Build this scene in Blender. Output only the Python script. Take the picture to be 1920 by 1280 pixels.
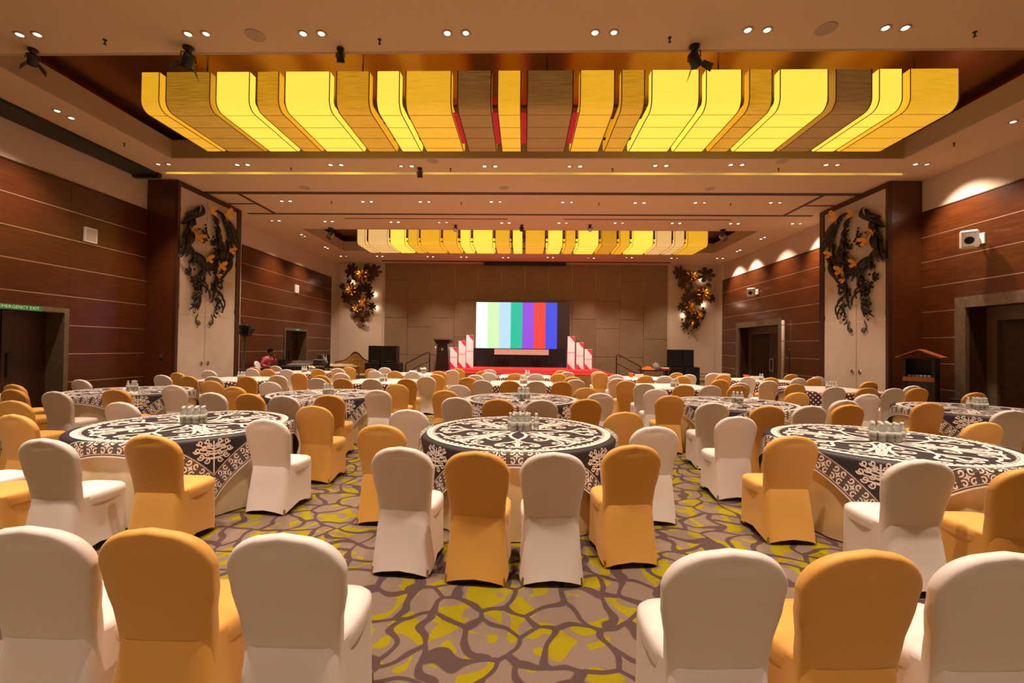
import bpy, math, random
from mathutils import Vector, Matrix
import numpy as np

for o in list(bpy.data.objects):
    bpy.data.objects.remove(o, do_unlink=True)
SC = bpy.context.scene
COL = SC.collection
PI = math.pi
RND = random.Random(11)

# ------------------------------------------------------------------ camera
cam_d = bpy.data.cameras.new('camera')
cam_d.sensor_width = 36.0
cam_d.lens = 830.0 / 1920.0 * 36.0
cam_d.clip_start = 0.05
cam_d.clip_end = 200
cam = bpy.data.objects.new('camera', cam_d)
COL.objects.link(cam)
c_r = Vector((0.99956166, 0.02694207, 0.01227205))
c_u = Vector((-0.01189329, -0.01417388, 0.99982881))
c_f = Vector((-0.0271114, 0.99953651, 0.01384724))
cm = Matrix((c_r, c_u, -c_f)).transposed().to_4x4()
cm.translation = Vector((0, 0, 1.68))
cam.matrix_world = cm
SC.camera = cam

# ------------------------------------------------------------------ world, exposure
wd = bpy.data.worlds.new('world')
SC.world = wd
wd.use_nodes = True
wd.node_tree.nodes['Background'].inputs[0].default_value = (0.02, 0.012, 0.008, 1)
wd.node_tree.nodes['Background'].inputs[1].default_value = 1.0
SC.view_settings.view_transform = 'Standard'
SC.view_settings.look = 'None'
SC.view_settings.exposure = 0.0
SC.view_settings.gamma = 1.0
SC.view_settings.use_curve_mapping = False
SC.cycles.max_bounces = 6
SC.cycles.diffuse_bounces = 4
SC.cycles.glossy_bounces = 3
SC.cycles.transmission_bounces = 6
SC.cycles.sample_clamp_indirect = 4.0
SC.cycles.adaptive_threshold = 0.025
SC.cycles.caustics_reflective = False
SC.cycles.caustics_refractive = False

SPOT_W = 700.0            # one twin downlight
SPOT_COL = (1.0, 0.755, 0.565)
LAMP_ON = 9.0             # glow of the visible lamp faces
SLAT_K = 1.0              # chandelier brightness

# ------------------------------------------------------------------ helpers
def lin(r, g=None, b=None):
    if g is None:
        h = r.lstrip('#'); r, g, b = (int(h[i:i+2], 16) for i in (0, 2, 4))
    f = lambda c: c / 12.92 if c <= 0.04045 else ((c + 0.055) / 1.055) ** 2.4
    return tuple(f(v / 255.0) for v in (r, g, b)) + (1.0,)

MATS = {}
def nodes_of(m):
    m.use_nodes = True
    nt = m.node_tree
    return nt, nt.nodes, nt.links, nt.nodes['Principled BSDF']

def mat(name, col, rough=0.6, metal=0.0, emit=None, estr=0.0, spec=None, trans=0.0, coat=0.0, var=0.0, vscale=8.0, bump=0.0, bscale=60.0, sheen=0.0, stretch=(1, 1, 1)):
    if name in MATS:
        return MATS[name]
    m = bpy.data.materials.new(name)
    nt, N, L, b = nodes_of(m)
    col = tuple(col) if len(col) == 4 else tuple(col) + (1.0,)
    b.inputs['Base Color'].default_value = col
    b.inputs['Roughness'].default_value = rough
    b.inputs['Metallic'].default_value = metal
    if spec is not None: b.inputs['Specular IOR Level'].default_value = spec
    if trans: b.inputs['Transmission Weight'].default_value = trans
    if coat: b.inputs['Coat Weight'].default_value = coat; b.inputs['Coat Roughness'].default_value = 0.12
    if sheen: b.inputs['Sheen Weight'].default_value = sheen
    if emit is not None:
        b.inputs['Emission Color'].default_value = tuple(emit)[:3] + (1.0,)
        b.inputs['Emission Strength'].default_value = estr
    if var or bump:
        tc = N.new('ShaderNodeTexCoord'); mp = N.new('ShaderNodeMapping')
        mp.inputs['Scale'].default_value = stretch
        L.new(tc.outputs['Object'], mp.inputs['Vector'])
        if var:
            nz = N.new('ShaderNodeTexNoise'); nz.inputs['Scale'].default_value = vscale; nz.inputs['Detail'].default_value = 5
            L.new(mp.outputs[0], nz.inputs['Vector'])
            rp = N.new('ShaderNodeValToRGB')
            rp.color_ramp.elements[0].position = 0.3; rp.color_ramp.elements[1].position = 0.7
            rp.color_ramp.elements[0].color = tuple(c * (1 - var) for c in col[:3]) + (1,)
            rp.color_ramp.elements[1].color = tuple(min(1, c * (1 + var)) for c in col[:3]) + (1,)
            L.new(nz.outputs['Fac'], rp.inputs[0]); L.new(rp.outputs[0], b.inputs['Base Color'])
        if bump:
            n2 = N.new('ShaderNodeTexNoise'); n2.inputs['Scale'].default_value = bscale; n2.inputs['Detail'].default_value = 3
            L.new(mp.outputs[0], n2.inputs['Vector'])
            bp = N.new('ShaderNodeBump'); bp.inputs['Strength'].default_value = bump; bp.inputs['Distance'].default_value = 0.01
            L.new(n2.outputs['Fac'], bp.inputs['Height']); L.new(bp.outputs[0], b.inputs['Normal'])
    MATS[name] = m
    return m

def M(n):
    return MATS[n]

class MB:
    """collects shapes for ONE mesh"""
    def __init__(s):
        s.v = []; s.f = []
    def add(s, vs, fs):
        k = len(s.v); s.v += [tuple(p) for p in vs]; s.f += [tuple(i + k for i in f) for f in fs]; return s
    def box(s, x0, x1, y0, y1, z0, z1):
        vs = [(x0, y0, z0), (x1, y0, z0), (x1, y1, z0), (x0, y1, z0), (x0, y0, z1), (x1, y0, z1), (x1, y1, z1), (x0, y1, z1)]
        return s.add(vs, [(0, 3, 2, 1), (4, 5, 6, 7), (0, 1, 5, 4), (1, 2, 6, 5), (2, 3, 7, 6), (3, 0, 4, 7)])
    def cbox(s, x0, x1, y0, y1, z0, z1, c=0.01):
        """box with chamfered edges"""
        P = []
        for X, sx in ((x0, 1), (x1, -1)):
            for Y, sy in ((y0, 1), (y1, -1)):
                for Z, sz in ((z0, 1), (z1, -1)):
                    P += [(X, Y + sy * c, Z + sz * c), (X + sx * c, Y, Z + sz * c), (X + sx * c, Y + sy * c, Z)]
        i = lambda a, b, d, k: ((a * 2 + b) * 2 + d) * 3 + k
        F = []
        for a in (0, 1): F.append(tuple(i(a, b, d, 0) for b, d in ((0, 0), (0, 1), (1, 1), (1, 0))))
        for b in (0, 1): F.append(tuple(i(a, b, d, 1) for a, d in ((0, 0), (1, 0), (1, 1), (0, 1))))
        for d in (0, 1): F.append(tuple(i(a, b, d, 2) for a, b in ((0, 0), (0, 1), (1, 1), (1, 0))))
        for b in (0, 1):
            for d in (0, 1): F.append((i(0, b, d, 1), i(1, b, d, 1), i(1, b, d, 2), i(0, b, d, 2)))
        for a in (0, 1):
            for d in (0, 1): F.append((i(a, 0, d, 0), i(a, 1, d, 0), i(a, 1, d, 2), i(a, 0, d, 2)))
        for a in (0, 1):
            for b in (0, 1): F.append((i(a, b, 0, 0), i(a, b, 1, 0), i(a, b, 1, 1), i(a, b, 0, 1)))
        for a in (0, 1):
            for b in (0, 1):
                for d in (0, 1): F.append((i(a, b, d, 0), i(a, b, d, 1), i(a, b, d, 2)))
        return s.add(P, F)
    def tube(s, pts, r, n=8, cap=True, closed=False):
        pts = [Vector(p) for p in pts]; m = len(pts)
        rs = r if isinstance(r, (list, tuple)) else [r] * m
        rings = []
        prev = None
        for k, p in enumerate(pts):
            a = pts[(k - 1) % m] if (k > 0 or closed) else p
            b = pts[(k + 1) % m] if (k < m - 1 or closed) else p
            d = (b - a).normalized() if (b - a).length > 1e-9 else Vector((0, 0, 1))
            ref = prev if prev is not None else (Vector((0, 0, 1)) if abs(d.z) < 0.9 else Vector((1, 0, 0)))
            u = (ref - d * ref.dot(d))
            if u.length < 1e-6: u = d.orthogonal()
            u.normalize(); w = d.cross(u); prev = u
            rings.append([p + (u * math.cos(2 * PI * j / n) + w * math.sin(2 * PI * j / n)) * rs[k] for j in range(n)])
        vs = [q for R in rings for q in R]; fs = []
        for k in range(m if closed else m - 1):
            k2 = (k + 1) % m
            for j in range(n):
                fs.append((k * n + j, k * n + (j + 1) % n, k2 * n + (j + 1) % n, k2 * n + j))
        if cap and not closed:
            fs.append(tuple(range(n - 1, -1, -1))); fs.append(tuple((m - 1) * n + j for j in range(n)))
        return s.add(vs, fs)
    def lathe(s, prof, n=20, at=(0, 0, 0), axis='z'):
        vs = []; fs = []
        for r, z in prof:
            for j in range(n):
                a = 2 * PI * j / n
                p = (r * math.cos(a), r * math.sin(a), z)
                if axis == 'x': p = (p[2], p[0], p[1])
                if axis == 'y': p = (p[0], p[2], p[1])
                vs.append((p[0] + at[0], p[1] + at[1], p[2] + at[2]))
        for k in range(len(prof) - 1):
            for j in range(n):
                fs.append((k * n + j, k * n + (j + 1) % n, (k + 1) * n + (j + 1) % n, (k + 1) * n + j))
        fs.append(tuple(range(n - 1, -1, -1))); fs.append(tuple((len(prof) - 1) * n + j for j in range(n)))
        return s.add(vs, fs)
    def prism(s, poly, fn, d0, d1):
        """polygon (a,b) pushed from depth d0 to d1; fn(a,b,d) -> xyz"""
        n = len(poly)
        vs = [fn(a, b, d0) for a, b in poly] + [fn(a, b, d1) for a, b in poly]
        fs = [tuple(range(n - 1, -1, -1)), tuple(range(n, 2 * n))] + [(i, (i + 1) % n, n + (i + 1) % n, n + i) for i in range(n)]
        return s.add(vs, fs)
    def sphere(s, c, r, n=8, m=6, sc=(1, 1, 1)):
        vs = [(c[0], c[1], c[2] - r * sc[2])]
        for k in range(1, m):
            t = PI * k / m
            for j in range(n):
                a = 2 * PI * j / n
                vs.append((c[0] + r * sc[0] * math.sin(t) * math.cos(a), c[1] + r * sc[1] * math.sin(t) * math.sin(a), c[2] - r * sc[2] * math.cos(t)))
        vs.append((c[0], c[1], c[2] + r * sc[2]))
        fs = [(0, 1 + (j + 1) % n, 1 + j) for j in range(n)]
        for k in range(m - 2):
            for j in range(n):
                fs.append((1 + k * n + j, 1 + k * n + (j + 1) % n, 1 + (k + 1) * n + (j + 1) % n, 1 + (k + 1) * n + j))
        e = len(vs) - 1; b = 1 + (m - 2) * n
        fs += [(b + j, b + (j + 1) % n, e) for j in range(n)]
        return s.add(vs, fs)
    def xform(s, mtx):
        s.v = [tuple(mtx @ Vector(p)) for p in s.v]; return s
    def mesh(s, name, material, smooth=False):
        me = bpy.data.meshes.new(name)
        me.from_pydata(s.v, [], s.f)
        if material is not None: me.materials.append(M(material) if isinstance(material, str) else material)
        if smooth:
            me.polygons.foreach_set('use_smooth', [True] * len(me.polygons))
        me.update()
        return me
    def build(s, name, material, parent=None, smooth=False, loc=None):
        return obj(name, s.mesh(name, material, smooth), parent, loc)

def obj(name, me, parent=None, loc=None, rz=0.0):
    o = bpy.data.objects.new(name, me); COL.objects.link(o)
    if parent is not None: o.parent = parent
    if loc is not None: o.location = loc
    if rz: o.rotation_euler = (0, 0, rz)
    return o

def tag(o, label, cat, group=None):
    o['label'] = label; o['category'] = cat
    if group: o['group'] = group
    return o

def thing(name, label, cat, loc=(0, 0, 0), rz=0.0, group=None):
    return tag(obj(name, None, None, loc, rz), label, cat, group)

def struct(o, label=None, cat=None):
    o['kind'] = 'structure'
    if label: o['label'] = label
    if cat: o['category'] = cat
    return o

def dup(root, loc, rz=0.0, label=None, group=None):
    r = root.copy(); COL.objects.link(r); r.location = loc; r.rotation_euler = (0, 0, rz)
    if label: r['label'] = label
    if group: r['group'] = group
    for ch in root.children:
        k = ch.copy(); COL.objects.link(k); k.parent = r
        for g in ch.children:
            d = g.copy(); COL.objects.link(d); d.parent = k
    return r

def text_mesh(body, size, name, material, extrude=0.001):
    cu = bpy.data.curves.new(name, 'FONT'); cu.body = body; cu.size = size; cu.extrude = extrude
    cu.align_x = 'CENTER'; cu.align_y = 'CENTER'; cu.resolution_u = 2
    t = bpy.data.objects.new(name, cu); COL.objects.link(t)
    dg = bpy.context.evaluated_depsgraph_get(); dg.update()
    me = bpy.data.meshes.new_from_object(t.evaluated_get(dg))
    bpy.data.objects.remove(t, do_unlink=True); bpy.data.curves.remove(cu)
    me.materials.clear(); me.materials.append(M(material))
    return me

def lamp(name, kind, loc, power, col, parent=None, **kw):
    d = bpy.data.lights.new(name, kind); d.energy = power; d.color = col
    for k, v in kw.items(): setattr(d, k, v)
    o = bpy.data.objects.new(name, d); COL.objects.link(o); o.location = loc
    if parent is not None: o.parent = parent
    return o

ORD = ['first', 'second', 'third', 'fourth', 'fifth', 'sixth', 'seventh', 'eighth', 'ninth', 'tenth', 'eleventh', 'twelfth']

# ------------------------------------------------------------------ materials
mat('ceiling_paint', (0.75, 0.56, 0.36), 0.85, bump=0.05, bscale=250)
mat('wall_paint', (0.66, 0.53, 0.42), 0.8, bump=0.06, bscale=220)
mat('fascia_paint', (0.50, 0.36, 0.24), 0.7)
mat('coffer_lacquer', (0.34, 0.13, 0.04), 0.24, metal=0.85)
mat('brown_laminate', (0.055, 0.015, 0.006), 0.4, var=0.25, vscale=3, stretch=(1, 1, 8))
mat('metal_inlay', (0.72, 0.58, 0.46), 0.32, metal=0.8)
mat('portal_stone', (0.145, 0.100, 0.060), 0.45, var=0.2, vscale=14)
mat('dark_door', (0.055, 0.018, 0.010), 0.45, var=0.3, vscale=4, stretch=(1, 6, 1))
mat('black_void', (0.006, 0.004, 0.004), 0.9)
mat('black_metal', (0.012, 0.011, 0.011), 0.45)
mat('black_cloth', (0.012, 0.011, 0.016), 0.95, var=0.3, vscale=9)
mat('grey_metal', (0.30, 0.28, 0.26), 0.35, metal=0.9)
mat('steel', (0.65, 0.63, 0.60), 0.25, metal=1.0)
mat('white_plastic', (0.80, 0.78, 0.74), 0.45)
mat('partition_board', (0.56, 0.49, 0.41), 0.7, var=0.05, vscale=2.5)
mat('board_seam', (0.75, 0.66, 0.55), 0.5)
mat('track_brown', (0.075, 0.040, 0.035), 0.6)
mat('lamp_glow', (1, 1, 1), 0.5, emit=(1.0, 0.86, 0.72), estr=LAMP_ON)
mat('lamp_dim', (1, 1, 1), 0.5, emit=(1.0, 0.80, 0.62), estr=LAMP_ON * 0.22)
mat('cool_glow', (1, 1, 1), 0.5, emit=(0.90, 0.93, 1.0), estr=5.0)
mat('yellow_strip', (1, 1, 0.4), 0.5, emit=(1.0, 0.75, 0.05), estr=1.1)
for m_ in ('lamp_glow', 'lamp_dim', 'cool_glow'):
    MATS[m_].cycles.emission_sampling = 'NONE'
mat('trim_ring', (0.55, 0.48, 0.40), 0.5)
mat('spandex_white', (0.80, 0.74, 0.73), 0.62, sheen=0.15, bump=0.04, bscale=500)
mat('spandex_gold', (0.75, 0.40, 0.085), 0.55, sheen=0.15, bump=0.04, bscale=500)
mat('brass_foot', (0.55, 0.38, 0.12), 0.35, metal=1.0)
mat('cream_cloth', (0.80, 0.70, 0.50), 0.7, var=0.08, vscale=5)
mat('gold_cloth', (0.74, 0.57, 0.30), 0.6, var=0.12, vscale=5)
mat('black_damask', (0.022, 0.015, 0.020), 0.55)
mat('taupe_border', (0.105, 0.072, 0.062), 0.7)
mat('ivory_print', (0.80, 0.72, 0.68), 0.7)
mat('table_wood', (0.3, 0.18, 0.09), 0.6)
mat('bottle_plastic', (0.92, 0.93, 0.91), 0.12, trans=0.68)
mat('bottle_cap', (0.86, 0.86, 0.84), 0.5)
mat('bottle_label', (0.66, 0.70, 0.62), 0.6)
mat('red_carpet', (0.62, 0.018, 0.018), 0.95, var=0.12, vscale=30)
mat('stage_skirt', (0.34, 0.17, 0.035), 0.7, var=0.2, vscale=3, stretch=(8, 1, 1))
mat('stage_deck', (0.05, 0.035, 0.03), 0.8)
mat('red_print', (0.60, 0.01, 0.055), 0.6)
mat('white_board', (0.82, 0.74, 0.74), 0.6)
mat('lectern_wood', (0.016, 0.008, 0.008), 0.35)
mat('banner_white', (0.70, 0.62, 0.60), 0.6, var=0.15, vscale=25)
mat('rail_brown', (0.045, 0.022, 0.014), 0.4, metal=0.6)
mat('flower_gold', (0.62, 0.34, 0.07), 0.30, metal=1.0)
mat('leaf_bronze', (0.085, 0.050, 0.026), 0.40, metal=0.75)
mat('feather_dark', (0.035, 0.028, 0.022), 0.38, metal=0.7, var=0.3, vscale=10)
mat('berry_dark', (0.012, 0.008, 0.014), 0.4, metal=0.3)
mat('butterfly_gold', (0.80, 0.48, 0.10), 0.35, metal=0.85)
mat('sofa_gold', (0.62, 0.42, 0.16), 0.5)
mat('sofa_wood', (0.10, 0.03, 0.012), 0.35)
mat('cream_wood', (0.66, 0.52, 0.34), 0.5)
mat('skin', (0.12, 0.055, 0.032), 0.55)
mat('hair', (0.004, 0.003, 0.003), 0.95, spec=0.1)
mat('pink_shirt', (0.62, 0.10, 0.19), 0.75)
mat('dark_trousers', (0.02, 0.02, 0.03), 0.8)
mat('orange_cloth', (0.85, 0.14, 0.01), 0.7)
mat('orange_wood', (0.27, 0.075, 0.016), 0.45)
mat('exit_green', (0.03, 0.18, 0.04), 0.5, emit=(0.05, 0.30, 0.06), estr=0.15)
mat('exit_text', (0.6, 0.8, 0.5), 0.5, emit=(0.55, 0.85, 0.45), estr=0.25)
mat('red_fabric_glow', (0.55, 0.008, 0.02), 0.7, emit=(0.55, 0.01, 0.03), estr=0.30)  # red strips between the shades; glow put into the cloth by emission
mat('dull_red', (0.25, 0.02, 0.01), 0.7)
mat('flower_petal_white', (0.82, 0.76, 0.60), 0.7)
mat('leaf_green', (0.05, 0.09, 0.02), 0.6)
mat('bucket_grey', (0.20, 0.17, 0.15), 0.5)

def wood_wall():
    m = bpy.data.materials.new('wood_veneer'); nt, N, L, b = nodes_of(m)
    tc = N.new('ShaderNodeTexCoord'); mp = N.new('ShaderNodeMapping'); mp.inputs['Scale'].default_value = (1.0, 0.55, 9.0)
    L.new(tc.outputs['Object'], mp.inputs[0])
    nz = N.new('ShaderNodeTexNoise'); nz.inputs['Scale'].default_value = 3.0; nz.inputs['Detail'].default_value = 8; nz.inputs['Roughness'].default_value = 0.62
    L.new(mp.outputs[0], nz.inputs['Vector'])
    rp = N.new('ShaderNodeValToRGB'); rp.color_ramp.elements[0].position = 0.28; rp.color_ramp.elements[1].position = 0.75
    rp.color_ramp.elements[0].color = (0.050, 0.0115, 0.003, 1); rp.color_ramp.elements[1].color = (0.120, 0.033, 0.0075, 1)
    L.new(nz.outputs['Fac'], rp.inputs[0]); L.new(rp.outputs[0], b.inputs['Base Color'])
    b.inputs['Roughness'].default_value = 0.30; b.inputs['Coat Weight'].default_value = 0.25; b.inputs['Coat Roughness'].default_value = 0.15
    MATS['wood_veneer'] = m
wood_wall()

def carpet():
    m = bpy.data.materials.new('patterned_carpet'); nt, N, L, b = nodes_of(m)
    tc = N.new('ShaderNodeTexCoord')
    def mix(fac, a, c):
        x = N.new('ShaderNodeMix'); x.data_type = 'RGBA'
        if isinstance(fac, float): x.inputs[0].default_value = fac
        else: L.new(fac, x.inputs[0])
        for s_, v in ((6, a), (7, c)):
            if isinstance(v, tuple): x.inputs[s_].default_value = v
            else: L.new(v, x.inputs[s_])
        return x.outputs[2]
    def rampf(src, p0, p1, inv=False):
        r = N.new('ShaderNodeMapRange'); r.inputs[1].default_value = p0; r.inputs[2].default_value = p1
        if inv: r.inputs[3].default_value = 1.0; r.inputs[4].default_value = 0.0
        L.new(src, r.inputs[0]); return r.outputs[0]
    warp = N.new('ShaderNodeTexNoise'); warp.inputs['Scale'].default_value = 3.3; warp.inputs['Detail'].default_value = 0.5
    L.new(tc.outputs['Object'], warp.inputs['Vector'])
    ad = N.new('ShaderNodeMixRGB'); ad.blend_type = 'LINEAR_LIGHT'; ad.inputs[0].default_value = 0.20
    L.new(tc.outputs['Object'], ad.inputs[1]); L.new(warp.outputs['Color'], ad.inputs[2])
    vo = N.new('ShaderNodeTexVoronoi'); vo.feature = 'DISTANCE_TO_EDGE'; vo.voronoi_dimensions = '2D'; vo.inputs['Scale'].default_value = 3.7; vo.inputs['Randomness'].default_value = 0.9
    L.new(ad.outputs[0], vo.inputs['Vector'])
    line = rampf(vo.outputs['Distance'], 0.075, 0.10, True)
    # yellow splashes: soft stripes that curl inside the cells
    n2 = N.new('ShaderNodeTexNoise'); n2.inputs['Scale'].default_value = 4.4; n2.inputs['Detail'].default_value = 0.0; n2.inputs['Distortion'].default_value = 1.2
    L.new(tc.outputs['Object'], n2.inputs['Vector'])
    y1 = rampf(n2.outputs['Fac'], 0.545, 0.57)
    n3 = N.new('ShaderNodeTexNoise'); n3.inputs['Scale'].default_value = 160; n3.inputs['Detail'].default_value = 2
    L.new(tc.outputs['Object'], n3.inputs['Vector'])
    base = mix(n3.outputs['Fac'], (0.135, 0.098, 0.076, 1), (0.265, 0.200, 0.160, 1))
    yel = mix(n3.outputs['Fac'], (0.19, 0.155, 0.003, 1), (0.34, 0.285, 0.010, 1))
    dark = mix(n3.outputs['Fac'], (0.058, 0.036, 0.036, 1), (0.115, 0.073, 0.070, 1))
    c1 = mix(y1, base, yel); c2 = mix(line, c1, dark)
    L.new(c2, b.inputs['Base Color']); b.inputs['Roughness'].default_value = 0.97; b.inputs['Specular IOR Level'].default_value = 0.1
    bp = N.new('ShaderNodeBump'); bp.inputs['Strength'].default_value = 0.35; bp.inputs['Distance'].default_value = 0.008
    L.new(n3.outputs['Fac'], bp.inputs['Height']); L.new(bp.outputs[0], b.inputs['Normal'])
    MATS['patterned_carpet'] = m
carpet()

def damask():
    m = bpy.data.materials.new('damask_panel'); nt, N, L, b = nodes_of(m)
    tc = N.new('ShaderNodeTexCoord')
    vo = N.new('ShaderNodeTexVoronoi'); vo.feature = 'SMOOTH_F1'; vo.inputs['Scale'].default_value = 7.0
    L.new(tc.outputs['Object'], vo.inputs['Vector'])
    wv = N.new('ShaderNodeTexNoise'); wv.inputs['Scale'].default_value = 26; wv.inputs['Detail'].default_value = 3
    L.new(tc.outputs['Object'], wv.inputs['Vector'])
    sn = N.new('ShaderNodeMath'); sn.operation = 'SINE'
    ml = N.new('ShaderNodeMath'); ml.operation = 'MULTIPLY'; ml.inputs[1].default_value = 40
    L.new(vo.outputs['Distance'], ml.inputs[0]); L.new(ml.outputs[0], sn.inputs[0])
    av = N.new('ShaderNodeMath'); av.operation = 'MULTIPLY_ADD'; av.inputs[1].default_value = 0.25
    L.new(sn.outputs[0], av.inputs[0]); L.new(wv.outputs['Fac'], av.inputs[2])
    rp = N.new('ShaderNodeValToRGB'); rp.color_ramp.elements[0].position = 0.25; rp.color_ramp.elements[1].position = 0.8
    rp.color_ramp.elements[0].color = (0.225, 0.150, 0.088, 1); rp.color_ramp.elements[1].color = (0.31, 0.215, 0.135, 1)
    L.new(av.outputs[0], rp.inputs[0]); L.new(rp.outputs[0], b.inputs['Base Color'])
    b.inputs['Roughness'].default_value = 0.75; b.inputs['Sheen Weight'].default_value = 0.2
    MATS['damask_panel'] = m
damask()

def lattice():
    m = bpy.data.materials.new('lattice_cloth'); nt, N, L, b = nodes_of(m)
    uv = N.new('ShaderNodeUVMap'); uv.uv_map = 'flat'
    sp = N.new('ShaderNodeSeparateXYZ'); L.new(uv.outputs[0], sp.inputs[0])
    def op(o_, a, c=None, v=None):
        x = N.new('ShaderNodeMath'); x.operation = o_; L.new(a, x.inputs[0])
        if c is not None: L.new(c, x.inputs[1])
        elif v is not None: x.inputs[1].default_value = v
        return x.outputs[0]
    def cell(a):
        return op('GREATER_THAN', op('FRACT', op('MULTIPLY', a, v=13.0)), v=0.52)
    sq = op('MULTIPLY', cell(sp.outputs[0]), cell(sp.outputs[1]))
    ed = op('GREATER_THAN', op('MAXIMUM', op('ABSOLUTE', sp.outputs[0]), op('ABSOLUTE', sp.outputs[1])), v=0.80)
    mx = N.new('ShaderNodeMix'); mx.data_type = 'RGBA'; L.new(sq, mx.inputs[0])
    mx.inputs[6].default_value = (0.060, 0.020, 0.022, 1); mx.inputs[7].default_value = (0.80, 0.66, 0.62, 1)
    m2 = N.new('ShaderNodeMix'); m2.data_type = 'RGBA'; L.new(sq, m2.inputs[0])
    m2.inputs[6].default_value = (0.62, 0.46, 0.42, 1); m2.inputs[7].default_value = (0.80, 0.68, 0.64, 1)
    m3 = N.new('ShaderNodeMix'); m3.data_type = 'RGBA'; L.new(ed, m3.inputs[0]); L.new(m2.outputs[2], m3.inputs[6]); L.new(mx.outputs[2], m3.inputs[7])
    L.new(m3.outputs[2], b.inputs['Base Color']); b.inputs['Roughness'].default_value = 0.75
    MATS['lattice_cloth'] = m
lattice()

def slat_mat(name, col, k, weave):
    """lit woven shade panel: emission of the shade cloth, weave as fine streaks across"""
    m = bpy.data.materials.new(name); nt, N, L, b = nodes_of(m)
    b.inputs['Base Color'].default_value = (0.45, 0.28, 0.10, 1); b.inputs['Roughness'].default_value = 0.7
    tc = N.new('ShaderNodeTexCoord'); mp = N.new('ShaderNodeMapping'); mp.inputs['Scale'].default_value = (2.0, 45.0, 45.0)
    L.new(tc.outputs['Object'], mp.inputs[0])
    nz = N.new('ShaderNodeTexNoise'); nz.inputs['Scale'].default_value = 1.5; nz.inputs['Detail'].default_value = 3
    L.new(mp.outputs[0], nz.inputs['Vector'])
    rp = N.new('ShaderNodeValToRGB'); rp.color_ramp.elements[0].position = 0.36; rp.color_ramp.elements[1].position = 0.62
    rp.color_ramp.elements[0].color = tuple(c * (1 - weave) for c in col) + (1,); rp.color_ramp.elements[1].color = tuple(col) + (1,)
    L.new(nz.outputs['Fac'], rp.inputs[0]); L.new(rp.outputs[0], b.inputs['Emission Color'])
    b.inputs['Emission Strength'].default_value = k * SLAT_K
    MATS[name] = m
slat_mat('shade_bright', (1.0, 0.70, 0.07), 1.15, 0.08)
slat_mat('shade_amber', (1.0, 0.50, 0.02), 0.80, 0.18)
slat_mat('shade_medium', (0.85, 0.38, 0.012), 0.70, 0.35)
slat_mat('shade_dull', (0.70, 0.33, 0.018), 0.52, 0.50)
slat_mat('shade_dark', (0.30, 0.14, 0.035), 0.40, 0.55)
slat_mat('shade_pale', (1.0, 0.60, 0.20), 0.75, 0.15)
mat('shade_edge', (0.12, 0.05, 0.01), 0.6)
# ================================================================== THE SETTING
XW = 10.06; YB = 22.9; ZC = 6.05; YF = -4.0
fl = MB().add([(-10.6, YF, 0), (10.6, YF, 0), (10.6, YB, 0), (-10.6, YB, 0)], [(0, 1, 2, 3)]).build('floor', 'patterned_carpet')
struct(fl, 'patterned carpet of taupe cells with dark outlines and olive yellow splashes', 'floor')

# ceiling slab with two open coffers and a cove slot
CX0, CX1 = -8.35, 8.5
COFFERS = ((6.5, 10.15), (16.4, 20.1))
cb = MB()
def slab(x0, x1, y0, y1): cb.box(x0, x1, y0, y1, ZC, ZC + 0.05)
slab(-10.2, 10.2, YF, 6.5)
slab(-10.2, CX0, 6.5, 10.15); slab(CX1, 10.2, 6.5, 10.15)
slab(-10.2, 10.2, 10.15, 10.99); slab(-10.2, -9.3, 10.99, 11.13); slab(9.3, 10.2, 10.99, 11.13)
slab(-10.2, 10.2, 11.13, 16.4)
slab(-10.2, CX0, 16.4, 20.1); slab(CX1, 10.2, 16.4, 20.1)
slab(-10.2, 10.2, 20.1, 23.0)
ceil = struct(cb.build('ceiling', 'ceiling_paint'), 'flat beige painted ceiling with two recessed coffers', 'ceiling')
for y0, y1 in COFFERS:
    t = 0.04; z1 = 6.47; s = 0.22; zt = 6.62
    f = MB()
    zf = ZC - 0.003; g = 0.006
    f.box(CX0 - t, CX0 + g, y0 - t, y1 + t, zf, z1); f.box(CX1 - g, CX1 + t, y0 - t, y1 + t, zf, z1)
    f.box(CX0 + g, CX1 - g, y0 - t, y0 + g, zf, z1); f.box(CX0 + g, CX1 - g, y1 - g, y1 + t, zf, z1)
    f.build('coffer_fascia', 'fascia_paint', ceil)
    d = MB()
    d.box(CX0 - s, CX1 + s, y0 - s, y1 + s, zt, zt + 0.05)
    d.box(CX0 - s - 0.03, CX0 - s, y0 - s, y1 + s, z1, zt); d.box(CX1 + s, CX1 + s + 0.03, y0 - s, y1 + s, z1, zt)
    d.box(CX0 - s, CX1 + s, y0 - s - 0.03, y0 - s, z1, zt); d.box(CX0 - s, CX1 + s, y1 + s, y1 + s + 0.03, z1, zt)
    d.box(CX0 - s, CX0 - t, y0 - s, y1 + s, z1 - 0.02, z1); d.box(CX1 + t, CX1 + s, y0 - s, y1 + s, z1 - 0.02, z1)
    d.box(CX0 - t, CX1 + t, y0 - s, y0 - t, z1 - 0.02, z1); d.box(CX0 - t, CX1 + t, y1 + t, y1 + s, z1 - 0.02, z1)
    d.build('coffer_ceiling', 'coffer_lacquer', ceil)
MB().box(-9.4, 9.4, 10.95, 11.17, ZC + 0.16, ZC + 0.2).box(-9.4, 9.4, 10.95, 10.99, ZC + 0.05, ZC + 0.2).build('cove_housing', 'ceiling_paint', ceil)

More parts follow.
